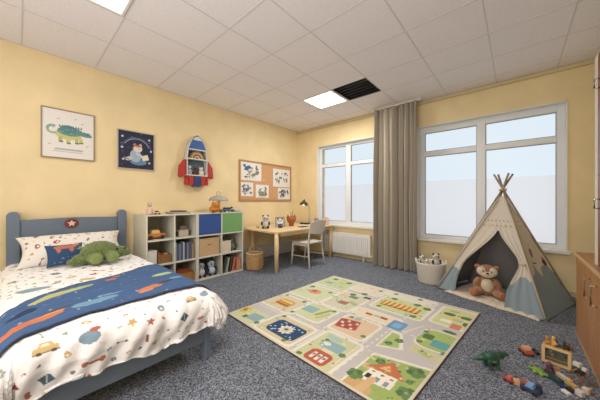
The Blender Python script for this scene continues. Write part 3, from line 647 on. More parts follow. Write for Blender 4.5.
# c2r3
tag(quick('wicker_tray', lambda b: (box(b, -3.78, -3.58, 1.45, 1.73, zz(0), zz(0)+.01), box(b, -3.59, -3.58, 1.45, 1.73, zz(0)+.01, zz(0)+.13), box(b, -3.78, -3.77, 1.45, 1.73, zz(0)+.01, zz(0)+.13), box(b, -3.77, -3.59, 1.45, 1.46, zz(0)+.01, zz(0)+.13), box(b, -3.77, -3.59, 1.72, 1.73, zz(0)+.01, zz(0)+.13)), mat('orange_wicker', (176, 122, 62), .8, nscale=90, namt=.3, bump=.8)), 'orange-brown wicker tray in the bottom cube beside the bed', 'tray')
for k in range(3):
    tag(quick('folded_cloth', lambda b: box(b, -3.76, -3.60, 1.47+.005*k, 1.71-.01*k, zz(0)+.0105+.055*k, zz(0)+.065+.055*k), mat('cloth_orange%s' % 'abc'[k], ((186, 120, 60), (205, 160, 90), (150, 84, 44))[k], .9), bevel=.01), ('rust', 'yellow-ochre', 'dark brown')[k]+' folded cloth in the orange-brown tray', 'cloth', 'folded cloths in the wicker tray')
# c1r3 hidden mostly by bed
storage_box((-3.68, 1.245, zz(0)), .26, .28, .22, 'dark grey storage box in the bottom cube next to the bed', mat('grey_fabric_box', (110, 112, 112), .9))
# c3r2, c4r2
storage_box((-3.70, 1.952, zz(1)), .325, .30, .25, 'large beige canvas storage box below the blue door', beige, lid=True)
storage_box((-3.62, 2.25, zz(1)), .16, .15, .17, 'small cream lidded box below the green door', cream, lid=True, hand=False)
def plushlet(loc, s, c1, c2, label, cat='soft toy', name='soft_toy', rz=0, group=None):
    t = thing(name, label, cat, loc, rz, group); a = mat('pl_%d_%d_%d' % c1, c1, .95, bump=.6, bscale=200); b2 = mat('pl_%d_%d_%d' % c2, c2, .95, bump=.6, bscale=200)
    def bd(b): ell(b, (0, 0, .4*s), (.34*s, .36*s, .4*s)); ell(b, (.02*s, 0, .98*s), (.31*s, .33*s, .29*s))
    quick('body', bd, a, t, remesh=max(.006, s*.05), sm_it=2)
    for y_ in (-.24, .24):
        quick('ear', lambda b: ell(b, (0, y_*s, 1.22*s), (.07*s, .11*s, .11*s), sub=2), b2, t, smooth=True)
        quick('leg', lambda b: ell(b, (.28*s, y_*s, .14*s), (.2*s, .13*s, .13*s), sub=2), b2, t, smooth=True)
        quick('arm', lambda b: ell(b, (.15*s, y_*1.45*s, .5*s), (.12*s, .1*s, .22*s), sub=2), b2, t, smooth=True)
        quick('eye', lambda b: ell(b, (.29*s, y_*.5*s, 1.02*s), (.04*s, .07*s, .08*s), sub=2), b2, t, smooth=True)
    quick('nose', lambda b: ell(b, (.34*s, 0, .93*s), (.04*s, .05*s, .04*s), sub=2), mat('black_plastic', (20, 18, 18), .15), t, smooth=True)
    return t
plushlet((-3.66, 2.42, zz(1)), .155, (120, 122, 124), (50, 50, 52), 'grey soft toy at the right of the cube below the green door')
for k, (y_, s_, c1, c2, lb) in enumerate(((1.86, .17, (205, 205, 205), (42, 42, 46), 'black and white soft toy at the left under the beige box'), (2.03, .175, (196, 208, 218), (48, 62, 84), 'pale blue and dark soft toy at the right under the beige box'))):
    plushlet((-3.64, y_, zz(0)), s_, c1, c2, lb)
tag(quick('storage_bin', lambda b: (box(b, -3.90, -3.76, 1.80, 2.12, zz(0), zz(0)+.25)), mat('dark_slate_cloth', (70, 84, 100), .9), bevel=.01), 'dark slate bin behind the black and white soft toys', 'bin')
for k, (c_, h_, w_, nm) in enumerate((((58, 62, 56), .26, .02, 'black'), ((150, 168, 158), .24, .026, 'pale green'), ((74, 60, 52), .25, .03, 'dark brown'), ((198, 120, 92), .22, .028, 'salmon'))):
    book((-3.64, 2.185+k*.058, zz(0)+.007), w_, h_, .17, c_, nm+' book leaning in the bottom cube nearest the basket', 'leaning books', rx=-.2)
storage_box((-3.62, 2.483, zz(0)), .06, .16, .19, 'upright salmon-pink box in the bottom cube nearest the basket', mat('salmon_card', (200, 138, 112), .8), hand=False, lid=True)
# on top
top = ZS[3]+.0095
def bunny():
    figurine((-3.66, 1.16, top), 'white and red animal figurine at the left end of the shelf top', (222, 190, 176), (206, 170, 160), .16, w=1.1)
    toycar((-3.62, 1.235, top), 'tiny cream and brown toy car at the left end of the shelf top', (214, 190, 140), (120, 50, 40), .08, .05, .05)
bunny()
t = thing('magazine_pile', 'flat pile of grey papers with a dark lid on the shelf top', 'paper pile', (-3.70, 1.55, top), .1)
quick('papers', lambda b: (box(b, -.11, .11, -.12, .12, 0, .012), box(b, -.10, .11, -.14, .10, .0125, .024)), mat('grey_paper', (170, 160, 146), .7), t); quick('cover', lambda b: box(b, -.08, .08, -.08, .08, .0245, .042), mat('dark_paper', (92, 84, 78), .6), t, bevel=.004)
t = thing('mushroom_lamp', 'grey dome-shaped table lamp with a ring on top on the shelf', 'lamp', (-3.76, 2.235, top)); t.scale = (1.1, 1.1, 1.22)
gm = mat('lamp_grey', (176, 170, 164), .4)
quick('base', lambda b: lathe(b, [(0, 0), (.06, 0), (.06, .012), (.025, .02), (.02, .16), (0, .16)], 24), white, t, smooth=True)
quick('lamp_shade', lambda b: lathe(b, [(.135, .148), (.14, .155), (.13, .18), (.09, .205), (.03, .218), (0, .218)], 32), gm, t, smooth=True)
def ringtop(b): tube(b, [(0, .03*math.cos(a_), 0.245+.027*math.sin(a_)) for a_ in [i*math.pi/8 for i in range(17)]], .006)
quick('ring', ringtop, gm, t, smooth=True)
t = thing('plush_tiger', 'small orange plush cat on the shelf top in front of the grey lamp', 'soft toy', (-3.60, 2.07, top)); t.scale = (1.35, 1.35, 1.3)
om = mat('orange_plush', (206, 134, 52), .95, nscale=40, namt=.2, bump=.8, bscale=150)
quick('body', lambda b: (ell(b, (0, 0, .04), (.05, .07, .04)), ell(b, (.02, 0, .085), (.04, .05, .038))), om, t, remesh=.006, sm_it=2)
for s in (-1, 1):
    quick('ear', lambda b: cyl(b, (.02, s*.03, .11), (.02, s*.034, .135), .013, .002, 10), om, t, smooth=True)
    quick('paw', lambda b: ell(b, (.055, s*.045, .014), (.022, .02, .014), sub=2), mat('brown_felt', (130, 84, 40), .9), t, smooth=True)
    quick('eye', lambda b: ell(b, (.058, s*.018, .09), .005, sub=1), mat('black_plastic', (0, 0, 0)), t, smooth=True)
t = toycar((-3.60, 2.29, top), 'blue toy truck carrying dark pieces on the right end of the shelf top', (70, 100, 140), (54, 60, 72), .22, .09, .075, wheels=(40, 40, 44))
quick('cargo', lambda b: (ell(b, (0, .09, .07), .018, sub=2), ell(b, (0, .055, .062), .014, sub=2)), mat('dark_toy', (50, 48, 50)), t, smooth=True)
tag(quick('toy_tray', lambda b: box(b, -3.64, -3.55, 2.42, 2.53, top, top+.022), mat('lilac_grey', (168, 160, 170), .5), bevel=.006), 'flat lilac-grey toy tray at the right end of the shelf top', 'tray')

for _o in set(bpy.data.objects)-_before:      # everything standing in and on the shelf follows its front edge
    if _o.parent: continue
    if _o.location.length > .01: _o.location.x += .075; _o.location.y *= .975
    else:
        _y = sum(v.co.y for v in _o.data.vertices)/len(_o.data.vertices); _o.location = (.075, -.025*_y, 0)

# ------------------------------------------------------------ wicker basket beside the shelf
t = thing('wicker_basket', 'round wicker basket with a tall hoop handle between the cube shelf and the desk', 'basket', (-3.40, 2.70, 0)); t.scale = (1.06, 1.06, 1.02)
wk = mat('wicker', (204, 168, 120), .85, nscale=70, namt=.45, bump=1., bscale=90)
def bask(b):
    for k in range(15):
        z = .012+k*.0165; r = .125+.012*math.sin(k/14*math.pi)
        tube(b, [(r*math.cos(a_), r*math.sin(a_), z) for a_ in [i*math.pi/14 for i in range(29)]], .009, 6)
    lathe(b, [(0, .004), (.12, .004), (.12, .012), (0, .012)], 24)
quick('body', bask, wk, t, smooth=True)
quick('rim', lambda b: tube(b, [(.128*math.cos(a_), .128*math.sin(a_), .262) for a_ in [i*math.pi/16 for i in range(33)]], .014), mat('pale_wicker', (222, 192, 150), .8, nscale=60, namt=.2), t, smooth=True)
quick('handle', lambda b: tube(b, [(.0, .115*math.cos(a_), .262+.15*math.sin(a_)) for a_ in [i*math.pi/16 for i in range(17)]], .007), wk, t, smooth=True)

# ------------------------------------------------------------ desk
birch = woodmat('birch', (220, 190, 146), (232, 206, 164), 1, 5)
t = thing('desk', 'pale birch desk with rounded corner standing in the room corner', 'desk', (0, 0, 0))
dx0, dx1, dy0, dy1, dz = -3.93, -2.86, 2.69, 4.335, .668
def dtop(b):
    pts = [(dx0, dy0+.22)] + [(dx0, dy0+.22), (dx0+.25, dy0+.05)][1:] + circ(dx1-.16, dy0+.14, .16, .14, 8, -90, 0) + [(dx1, dy1-.03), (dx1-.03, dy1), (dx0, dy1)]
    prism(b, pts, dz-.028, dz, 'xy')
quick('tabletop', dtop, birch, t, bevel=.005)
for x, y_ in ((-2.925, 2.765), (-2.92, 4.29), (-3.86, 3.02), (-3.86, 4.29)): quick('leg', lambda b: cyl(b, (x, y_, .001), (x, y_, dz-.028), .034, .037, 20), birch, t, smooth=True)
quick('apron', lambda b: (box(b, -2.93, -2.91, 2.84, 4.25, dz-.085, dz-.0285), box(b, -3.82, -2.96, 4.28, 4.30, dz-.085, dz-.0285), box(b, -3.87, -3.85, 3.06, 4.25, dz-.085, dz-.0285)), birch, t)
# chair
cw = mat('chair_white', (214, 208, 196), .5)
t = thing('desk_chair', 'small white wooden chair with rounded back pushed up to the desk', 'chair', (-2.88, 3.50, 0))
def cseat(b): prism(b, [(-.21, -.19), (.19, -.21), (.20, .21), (-.21, .19)], .415, .440, 'xy')
quick('seat', cseat, cw, t, bevel=.01)
for x, y_, nm in ((-.22, -.185, 'f'), (-.22, .185, 'f')): quick('leg', lambda b: cyl(b, (x-.01, y_, .001), (x+.03, y_*.97, .414), .015, .02, 12), cw, t, smooth=True)
for s in (-1, 1): quick('leg', lambda b: tube(b, [(.23, s*.225, .001), (.19, s*.205, .25), (.175, s*.19, .43), (.195, s*.185, .62), (.225, s*.18, .775)], [.015, .018, .020, .016, .012]), cw, t, smooth=True)
def cback(b):
    P = []
    n = 14
    for i in range(n+1):
        u = -1+2*i/n; yb = u*.215; zt = .83-.05*abs(u)**3; zb = .62-.035*(1-abs(u)**2); x = .215+.03*(1-u*u)
        P.append((x, yb, zb, zt))
    for (x, yb, zb, zt), (x2, y2, zb2, zt2) in zip(P, P[1:]):
        vs = [b.verts.new(q) for q in ((x-.009+.0, yb, zb), (x2-.009, y2, zb2), (x2+.02, y2, zt2), (x+.02, yb, zt), (x+.009, yb, zb), (x2+.009, y2, zb2), (x2+.035, y2, zt2), (x+.035, yb, zt))]
        for f in ((0, 1, 2, 3), (4, 5, 6, 7), (3, 2, 6, 7), (0, 1, 5, 4)): b.faces.new([vs[i] for i in f])
        if yb == P[0][1]: b.faces.new([vs[i] for i in (0, 3, 7, 4)])
        if y2 == P[-1][1]: b.faces.new([vs[i] for i in (1, 2, 6, 5)])
    bmesh.ops.remove_doubles(b, verts=b.verts, dist=1e-4)
quick('backrest', cback, cw, t, smooth=False)
quick('apron', lambda b: (box(b, -.18, .16, -.185, -.17, .37, .414), box(b, -.18, .16, .17, .185, .37, .414), box(b, -.195, -.18, -.17, .17, .37, .414)), cw, t)
quick('stretcher', lambda b: (cyl(b, (-.215, -.18, .18), (.20, -.20, .2), .009), cyl(b, (-.215, .18, .18), (.20, .20, .2), .009)), cw, t)
# under desk
for k, (x, y_, lb) in enumerate(((-3.52, 3.98, 'left'), (-3.50, 4.10, 'right'))):
    t = thing('slipper', 'dark reddish-brown slipper under the desk, %s one of the pair' % lb, 'slipper', (x, y_, 0.001), .3)
    quick('sole', lambda b: prism(b, circ(0, 0, .10, .038, 20), 0, .012, 'xy'), mat('slipper_sole', (60, 50, 46), .8), t)
    quick('upper', lambda b: ell(b, (.035, 0, .025), (.062, .037, .032)), mat('slipper_cloth', (122, 76, 62), .9), t, smooth=True)
# desk things
DZ = dz+.001
def stand_frame(loc, w, h, label, fcol, pic, rz, lean=.2, art=None):
    t = thing('photo_frame', label, 'photo frame', loc); t.rotation_euler = (Matrix.Rotation(rz, 4, 'Z') @ Matrix.Rotation(-lean, 4, 'Y')).to_euler()
    m_ = mat('frame_%d_%d_%d' % fcol, fcol, .5); f = .012
    quick('frame', lambda b: (box(b, -.006, .006, -w/2, -w/2+f, 0, h), box(b, -.006, .006, w/2-f, w/2, 0, h), box(b, -.006, .006, -w/2+f, w/2-f, 0, f), box(b, -.006, .006, -w/2+f, w/2-f, h-f, h)), m_, t, bevel=.002)
    cv = Canvas(-w/2+f, w/2-f, f, h-f, 200, pic)
    if art: art(cv, w, h)
    sheet('print', cv, lambda U, V: (U*0+.002, U, V), PRINT_PAPER, t, solid=.004, smooth=False)
    quick('stand', lambda b: box(b, -.012, -.007, -.015, .015, .012, h*.7), m_, t)
    return t
def pandart(cv, w, h):
    cv.ell(0, h*.55, w*.32, h*.28, (225, 222, 220)); cv.ell(-w*.22, h*.8, w*.1, w*.1, (60, 60, 66)); cv.ell(w*.22, h*.8, w*.1, w*.1, (60, 60, 66)); cv.ell(-w*.12, h*.58, w*.07, w*.09, (70, 70, 80)); cv.ell(w*.12, h*.58, w*.07, w*.09, (70, 70, 80)); cv.ell(0, h*.2, w*.3, h*.13, (90, 90, 96))
# panda soft toy on the desk
t = plushlet((-3.42, 2.96, DZ), .185, (206, 202, 200), (70, 68, 70), 'grey and white panda soft toy at the left end of the desk', rz=-.7)
stand_frame((-3.42, 3.33, DZ), .18, .19, 'small grey photo frame on the desk beside the brown cup', (120, 112, 104), (170, 168, 164), -.6, art=pandart)
toycar((-3.28, 3.20, DZ), 'tiny dark toy car on the desk in front of the grey photo frame', (46, 46, 50), (70, 64, 60), .10, .05, .05, rz=.3)
tag(quick('glass_jar', lambda b: lathe(b, [(0, 0), (.025, 0), (.028, .03), (.02, .06), (0, .062)], 20, (-3.6, 2.93, DZ)), mat('pale_ceramic', (205, 180, 150), .4), smooth=True), 'tiny pale jar at the left end of the desk beside the panda', 'jar')
t = thing('pencil_cup', 'terracotta brown animal-shaped pencil cup on the desk', 'pencil cup', (-3.38, 3.60, DZ)); t.scale = (1.2, 1.2, 1.15)
tc_ = mat('terracotta', (160, 92, 54), .6)
quick('cup', lambda b: lathe(b, [(0, 0), (.035, 0), (.045, .05), (.075, .10), (.082, .16), (.072, .16), (.06, .10), (0, .09)], 24), tc_, t, smooth=True)
for s in (-1, 1): quick('ear', lambda b: cyl(b, (0, s*.07, .15), (0, s*.088, .20), .02, .004, 12), tc_, t, smooth=True)
for k, (dx, dy, c_, nm) in enumerate(((0, .02, (150, 60, 40), 'red'), (.02, -.02, (190, 130, 60), 'ochre'), (-.02, .03, (90, 60, 50), 'dark brown'))):
    tag(quick('pencil', lambda b: cyl(b, (-3.38+dx*.5, 3.60+dy*.5, DZ+.12), (-3.38+dx, 3.60+dy*1.8, DZ+.29-.02*k), .006, seg=8), mat('pencil%s' % 'abc'[k], c_, .5)), nm+' pencil standing in the terracotta cup', 'pencil', 'pencils in the cup')
tag(quick('notebook', lambda b: box(b, -3.15, -3.03, 3.52, 3.72, DZ, DZ+.010), mat('dark_notebook', (72, 58, 48), .5), bevel=.003), 'dark brown flat notebook near the desk front behind the chair', 'notebook')
tag(quick('paper_sheet', lambda b: box(b, -3.40, -3.17, 3.80, 3.98, DZ, DZ+.003), mat('white_sheet', (225, 222, 214), .8)), 'white paper sheet lying on the desk beside the lamp', 'paper')
tag(quick('pen_case', lambda b: box(b, -3.52, -3.30, 4.01, 4.07, DZ, DZ+.035), mat('black_case', (46, 48, 44), .6), bevel=.012), 'black pen case lying on the desk at the foot of the lamp', 'pen case')
# desk lamp
t = thing('desk_lamp', 'dark green metal desk lamp with curved pale arm on the desk', 'lamp', (-3.45, 4.24, DZ))
lm = mat('dark_green_metal', (58, 72, 62), .35); am = mat('pale_brass', (176, 166, 140), .35, metal=.4)
quick('base', lambda b: lathe(b, [(0, 0), (.075, 0), (.075, .012), (.02, .022), (0, .022)], 28), lm, t, smooth=True)
quick('arm', lambda b: tube(b, [(0, 0, .02), (.0, .01, .2), (0, .01, .33), (.0, -.02, .42), (0, -.07, .465), (0, -.12, .47)], .007), am, t, smooth=True)
def lsh(b):
    lathe(b, [(.082, -.05), (.088, -.05), (.075, -.01), (.035, .035), (.02, .055), (.012, .075), (0, .075)], 28)
s_ = quick('lamp_shade', lsh, lm, t, smooth=True, loc=(0, -.17, .46), rot=(R(-14), 0, 0), solid=.003)
quick('bulb', lambda b: ell(b, (0, 0, -.03), .032), mat('bulb_glow', (255, 250, 235), .4, emit=2.5), s_, smooth=True)
stand_frame((-3.03, 4.27, DZ), .13, .15, 'tan photo frame leaning at the right end of the desk by the window', (176, 136, 100), (214, 190, 166), -.9, art=lambda c, w, h: (c.ell(0, h*.5, w*.2, h*.25, (170, 110, 80)), c.ell(-.01, h*.6, w*.1, h*.1, (225, 190, 160))))
stand_frame((-3.27, 4.28, DZ), .09, .12, 'small dark grey photo frame at the window end of the desk', (96, 96, 100), (140, 140, 144), -.7)

# ------------------------------------------------------------ road rug
RC = np.array([(-2.226, 1.422), (-.47, 1.327), (-.284, 3.137), (-2.12, 3.218)])
cv = Canvas(0, 1, 0, 1, 330, (206, 206, 170))
ed = (230, 226, 212); rd = (198, 194, 190); gr = (178, 190, 132); gr2 = (150, 172, 100); dg = (84, 120, 70)
c = cv
def block(cx, cy, w, h, col, r=.02):
    w, h = w+.015, h+.012; c.rrect(cx, cy, w+.03, h+.03, ed, 0, r+.01); c.rrect(cx, cy, w, h, col, 0, r)
c.rect(0, 1, 0, 1, rd)
# blocks between roads: columns in u, rows in v
c.poly([(0, 0), (.22, 0), (.22, .10), (0, .10)], ed); c.poly([(0, 0), (.205, 0), (.205, .14), (0, .145)], (205, 210, 165))
block(.36, .115, .24, .17, (212, 200, 160)); block(.13, .33, .23, .17, (214, 205, 170)); block(.345, .36, .17, .17, (208, 212, 168))
block(.60, .37, .17, .17, (226, 196, 160)); block(.63, .10, .17, .27, (206, 208, 160))
block(.13, .59, .25, .22, (208, 216, 176)); block(.38, .62, .17, .26, (212, 210, 180)); block(.13, .86, .25, .2, (198, 212, 160)); block(.38, .90, .20, .14, (228, 216, 196))
block(.62, .55, .22, .08, (236, 218, 186)); block(.66, .77, .26, .20, (206, 216, 150)); block(.64, .95, .26, .07, (228, 222, 205)); block(.92, .83, .14, .24, (212, 214, 150))
c.poly([(.78, 0), (1, 0), (1, .30), (.78, .24)], ed); c.poly([(.79, 0), (1, 0), (1, .285), (.79, .225)], (160, 184, 98))
c.poly([(.76, .29), (.86, .34), (.80, .47), (.75, .47)], ed); c.poly([(.765, .305), (.84, .34), (.795, .45), (.76, .45)], (172, 196, 112))
c.rrect(.93, .52, .15, .20, ed, 0, .05); c.rrect(.935, .52, .15, .18, (170, 194, 106), 0, .05)
c.poly([(.87, .36), (1, .36), (1, .40), (.87, .42)], (205, 205, 150))
for k in range(70):
    x, y_ = rs.uniform(.03, .97), rs.uniform(.03, .97); i = int(x*(c.nu-1)); j = int(y_*(c.nv-1)); q = c.im[i, j]*255
    if q[1] > q[2]+22: c.rrect(x, y_, rs.uniform(.02, .06), rs.uniform(.012, .035), rs.choice([(176, 196, 120), (226, 214, 176), (196, 208, 150), (228, 190, 150), (160, 190, 170), (212, 190, 140)]), rs.uniform(-.4, .4), .004)
for p in (((.23, .03), (.23, .20), (.27, .225), (.46, .225)), ((.03, .205), (.2, .205), (.235, .25), (.24, .45)), ((.03, .46), (.45, .46), (.47, .49), (.47, .95)), ((.515, .05), (.515, .24), (.54, .26), (.69, .26)), ((.71, .05), (.71, .28), (.70, .46)), ((.52, .50), (.68, .50), (.80, .50), (.84, .62)), ((.26, .73), (.27, .97)), ((.79, .70), (.80, .97))):
    c.line(p, .007, (226, 221, 206))
# dashed centre lines
for k in range(24):
    t_ = k/24; c.rect(.495, .501, t_, t_+.02, (232, 228, 220)); c.rect(.735, .741, t_, t_+.02, (232, 228, 220)); c.rect(t_, t_+.02, .482, .488, (232, 228, 220)); c.rect(t_, t_+.02, .235, .240, (214, 210, 204))
# blue emblem
c.rrect(.375, .11, .20, .125, (38, 72, 118), 0, .03)
for k in range(26): c.ell(.375+rs.uniform(-.09, .09), .11+rs.uniform(-.05, .05), .006, .005, (190, 205, 225))
c.star(.375, .11, .045, (226, 220, 205), .2, 9, .7); c.ell(.375, .11, .028, .026, (216, 205, 170)); c.ell(.375, .112, .012, .010, (90, 110, 130))
# red building with windows (checker)
c.rrect(.56, .37, .11, .10, (196, 84, 70), .25, .01)
for i in range(4):
    for j in range(3):
        c.rrect(.525+i*.024, .34+j*.030, .013, .016, ((232, 222, 205) if (i+j) % 2 else (96, 90, 92)), .25)
c.rrect(.635, .055, .11, .085, (196, 92, 66), 0, .025)
for i in range(3): c.rrect(.61+i*.026, .055, .016, .045, (232, 225, 215)); c.rrect(.61+i*.026, .06, .01, .014, (110, 120, 130))
c.rrect(.63, .155, .11, .065, (140, 182, 188), 0, .01); c.rrect(.60, .215, .08, .03, (168, 200, 190)); c.ell(.60, .155, .02, .014, (225, 225, 215))
# orange bus
c.rrect(.125, .325, .12, .085, (212, 148, 62), 0, .02); c.rrect(.125, .345, .10, .02, (236, 205, 120)); c.rrect(.125, .30, .11, .012, (120, 80, 50))
# yellow flower
c.star(.03, .10, .05, (222, 196, 60), 0, 8, .6); c.ell(.03, .10, .018, .018, (170, 120, 50)); c.rrect(.155, .08, .09, .07, (140, 176, 176), .1, .01); c.rrect(.10, .05, .03, .03, dg)
c.rrect(.30, .37, .09, .075, (140, 186, 184), 0, .01); c.rrect(.385, .385, .02, .12, (150, 172, 70), -.3, .01); c.rrect(.41, .35, .02, .1, (190, 196, 120), -.3, .01)
# top left corner features
c.ell(.13, .60, .05, .04, (224, 150, 120)); c.ell(.12, .61, .02, .018, (196, 100, 80)); c.rrect(.08, .83, .06, .04, (140, 180, 180)); c.rrect(.17, .88, .05, .03, (224, 196, 90)); c.rrect(.38, .58, .06, .05, (176, 120, 96)); c.rrect(.38, .70, .06, .04, (120, 150, 110)); c.rrect(.45, .75, .05, .03, (70, 80, 80))
# orange market row
c.rrect(.655, .765, .22, .085, (216, 140, 62), 0, .01)
for i in range(7): c.rrect(.565+i*.03, .775, .012, .07, (242, 214, 140)); c.rrect(.575+i*.03, .74, .010, .02, (150, 70, 50))
c.rrect(.745, .53, .075, .10, (100, 156, 205), 0, .008); c.rrect(.745, .53, .04, .05, (130, 180, 220), 0, .008)
c.rrect(.575, .55, .04, .025, (190, 90, 70)); c.rrect(.66, .555, .04, .025, (178, 80, 70)); c.rrect(.62, .555, .03, .02, (150, 190, 190))
c.rrect(.955, .49, .07, .065, (92, 168, 172), 0, .01); c.rrect(.895, .53, .045, .05, (88, 124, 66), 0, .01)
# right end houses
c.rrect(.90, .76, .05, .035, (240, 236, 224)); c.rrect(.955, .72, .045, .06, (220, 132, 104), 0, .005); c.rrect(.92, .82, .07, .025, (226, 206, 110)); c.ell(.99, .78, .02, .03, dg); c.ell(.89, .86, .03, .02, dg); c.ell(.97, .86, .03, .02, dg); c.ell(.95, .64, .03, .015, dg)
# big house
c.poly([(.815, .065), (.93, .085), (.925, .155), (.825, .15)], (238, 230, 214)); c.poly([(.80, .145), (.95, .155), (.875, .235)], (206, 116, 72)); c.poly([(.845, .165), (.89, .17), (.87, .205)], (234, 186, 110))
for i, cc in enumerate(((50, 46, 46), (92, 160, 186), (130, 150, 170))): c.rrect(.838+i*.034, .10, .018, .028, cc)
for i in range(3): c.rrect(.842+i*.034, .135, .012, .008, (70, 60, 60))
c.ell(.84, .03, .05, .03, (214, 170, 110)); c.line([(.86, .09), (.85, .0)], .03, (222, 180, 130))
for x, y_, r_ in ((.80, .075, .028), (.955, .235, .03), (.975, .11, .03), (.83, .205, .018), (.96, .17, .012), (.79, .35, .016), (.815, .40, .018), (.21, .05, .014), (.26, .20, .012), (.44, .04, .012), (.56, .02, .012), (.70, .13, .014), (.58, .18, .010), (.25, .27, .012), (.04, .42, .012), (.20, .42, .014), (.42, .44, .012), (.53, .45, .012), (.68, .32, .012), (.05, .67, .018), (.22, .66, .014), (.35, .74, .02), (.40, .80, .02), (.07, .93, .02), (.20, .92, .02), (.45, .93, .014), (.56, .69, .014), (.76, .69, .016), (.72, .86, .02), (.58, .86, .018), (.78, .84, .02), (.55, .95, .014), (.70, .96, .014), (.87, .57, .012), (.99, .43, .014), (.88, .46, .012)):
    for q in range(5): c.ell(x+r_*.6*math.cos(q*1.26), y_+r_*.6*math.sin(q*1.26), r_*.55, r_*.5, dg if q % 2 else (104, 140, 80))
    c.ell(x, y_, r_*.3, r_*.3, (120, 150, 84))
for k in range(160):
    x, y_ = rs.random(), rs.random(); i = int(x*(c.nu-1)); j = int(y_*(c.nv-1))
    if abs(c.im[i, j]-np.array(rd)/255).sum() > .05: c.ell(x, y_, rs.uniform(.003, .007), rs.uniform(.003, .006), rs.choice([dg, (190, 150, 90), (205, 110, 80), (240, 230, 200), (150, 180, 150)]))
for a in ((0, .012, 0, 1), (.988, 1, 0, 1), (0, 1, 0, .012), (0, 1, .988, 1)): c.rect(*a, (214, 205, 180))
def rugf(U, V):
    P = [(1-U)*(1-V)*RC[0][k]+U*(1-V)*RC[1][k]+U*V*RC[2][k]+(1-U)*V*RC[3][k] for k in (0, 1)]
    return P[0], P[1], .0135+.0015*vnoise(U, V, 14, 4)
t = thing('road_rug', 'children play rug printed with roads, houses and trees on the carpet', 'rug', (0, 0, 0))
sheet('pile', cv, rugf, PRINT_RUG, t, solid=.009)
def edge(b):
    for k in range(4):
        p, q = Vector((*RC[k], .0055)), Vector((*RC[(k+1) % 4], .0055)); tube(b, [p, q], .0052, 8)
quick('binding', edge, mat('dark_binding', (74, 64, 60), .9), t)

# ------------------------------------------------------------ play tent
AP = np.array([-.125, 3.86, 1.31]); FL = np.array([-.80, 3.70, .012]); FR = np.array([.213, 3.335, .012]); BR_ = np.array([.49, 4.10, .012]); BL = np.array([-.52, 4.36, .012])
tent = thing('play_tent', 'cream canvas teepee play tent with blue-grey mountain hem by the right window', 'play tent', (0, 0, 0))
can = mat('cotton_canvas', (255, 255, 255), .9, vcol=True, bump=.2, bscale=300)
CR = (206, 196, 180); BG = (134, 152, 162)
APc = AP.copy(); APc[2] = 1.27
def side(A0, A1, name, paint, ridge, sag=.02, wr=1., nres=190, mask=None, lab=None, p0=lambda v: 0*v, p1=lambda v: 0*v+1):
    cv = Canvas(0, 1, 0, 1, nres, CR); paint(cv, p0, p1)
    nrm = np.cross(A1-A0, APc-A0); nrm = nrm/np.linalg.norm(nrm)
    if nrm @ (np.array([-.16, 3.88, .5])-A0) > 0: nrm = -nrm
    def fn(U, V):
        p = p0(V)+(p1(V)-p0(V))*U
        top = .035
        e = 1-V*(1-top)
        base = A0[None, None]+(A1-A0)[None, None]*p[..., None]
        ctr = APc[None, None]
        P = base*e[..., None]+ctr*(1-e[..., None])
        d = -sag*np.sin(np.pi*np.clip(p, 0, 1))*np.sin(np.pi*np.clip(V, 0, 1)**.8)+ridge(U, V, p)*wr
        P = P+nrm[None, None]*d[..., None]
        return P[..., 0], P[..., 1], np.maximum(P[..., 2], .003)
    return sheet(name, cv, fn, can, tent, solid=.003)
def hem(cv, p0, p1, h0=.24, amp=.07, n=2.6, ph=0., bg=BG):
    P = p0(cv.V)+(p1(cv.V)-p0(cv.V))*cv.U
    z = np.abs(((P*n+ph) % 1)-.5)*2; z2 = np.abs(((P*n*1.7+ph+.3) % 1)-.5)*2
    cv.put(cv.V < h0+amp*z+.4*amp*z2, bg)
    return P
def dots(cv, P):
    for k in range(15):
        pc, vc = (k+.5)/15, .70+.010*(k % 2)
        m_ = (np.hypot((P-pc)*.9*(1-cv.V), (cv.V-vc)*1.25) < .0065); cv.put(m_, (160, 110, 96) if k % 3 else (200, 165, 140))
        m_ = (np.hypot((P-pc-.008)*.9*(1-cv.V), (cv.V-(.755+.01*(k % 2)))*1.25) < .0065) & (k % 2 == 0); cv.put(m_, (168, 112, 96))
def pright(cv, p0, p1):
    P = hem(cv, p0, p1, .26, .10, 2.3, .25)
    dots(cv, P)
    def q(a, b, ra, rb, col, rot=0):
        x = (P-a); y = (cv.V-b)*1.35; c_, s_ = math.cos(rot), math.sin(rot); X = x*c_+y*s_; Y_ = -x*s_+y*c_; cv.put((X/ra)**2+(Y_/rb)**2 < 1, col)
    q(.52, .475, .06, .05, (140, 80, 66), .5); q(.52, .465, .02, .025, (185, 120, 90), .5)
    q(.85, .385, .07, .05, (112, 44, 52), -.5); q(.79, .42, .05, .035, CR, -.5)
    q(.46, .40, .12, .025, (96, 98, 100), -.1); q(.46, .412, .125, .025, CR, -.1)
    q(.56, .54, .04, .006, (110, 90, 80), .6)
side(FR, BR_, 'side_panel', pright, lambda U, V, p: .004*np.sin(V*19+p*7), .02)
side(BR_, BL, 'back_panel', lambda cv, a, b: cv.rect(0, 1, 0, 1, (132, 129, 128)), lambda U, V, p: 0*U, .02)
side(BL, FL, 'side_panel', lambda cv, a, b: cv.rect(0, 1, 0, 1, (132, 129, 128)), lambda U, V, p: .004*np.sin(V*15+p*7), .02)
VO = .66
def smi(v, xs, ys):
    a = np.interp(v, xs, ys); k = sum(np.interp(np.clip(v+d, 0, VO), xs, ys) for d in (-.05, -.025, .025, .05))
    return np.where(v < VO, (a+k)/5, ys[-1])
def pl(v): return smi(v, [0, .15, .33, .45, .56, VO], [.22, .16, .13, .24, .40, .57])
def pr(v): return smi(v, [0, .1, .2, .33, .40, .48, .56, VO], [.70, .71, .75, .86, .93, .86, .74, .57])
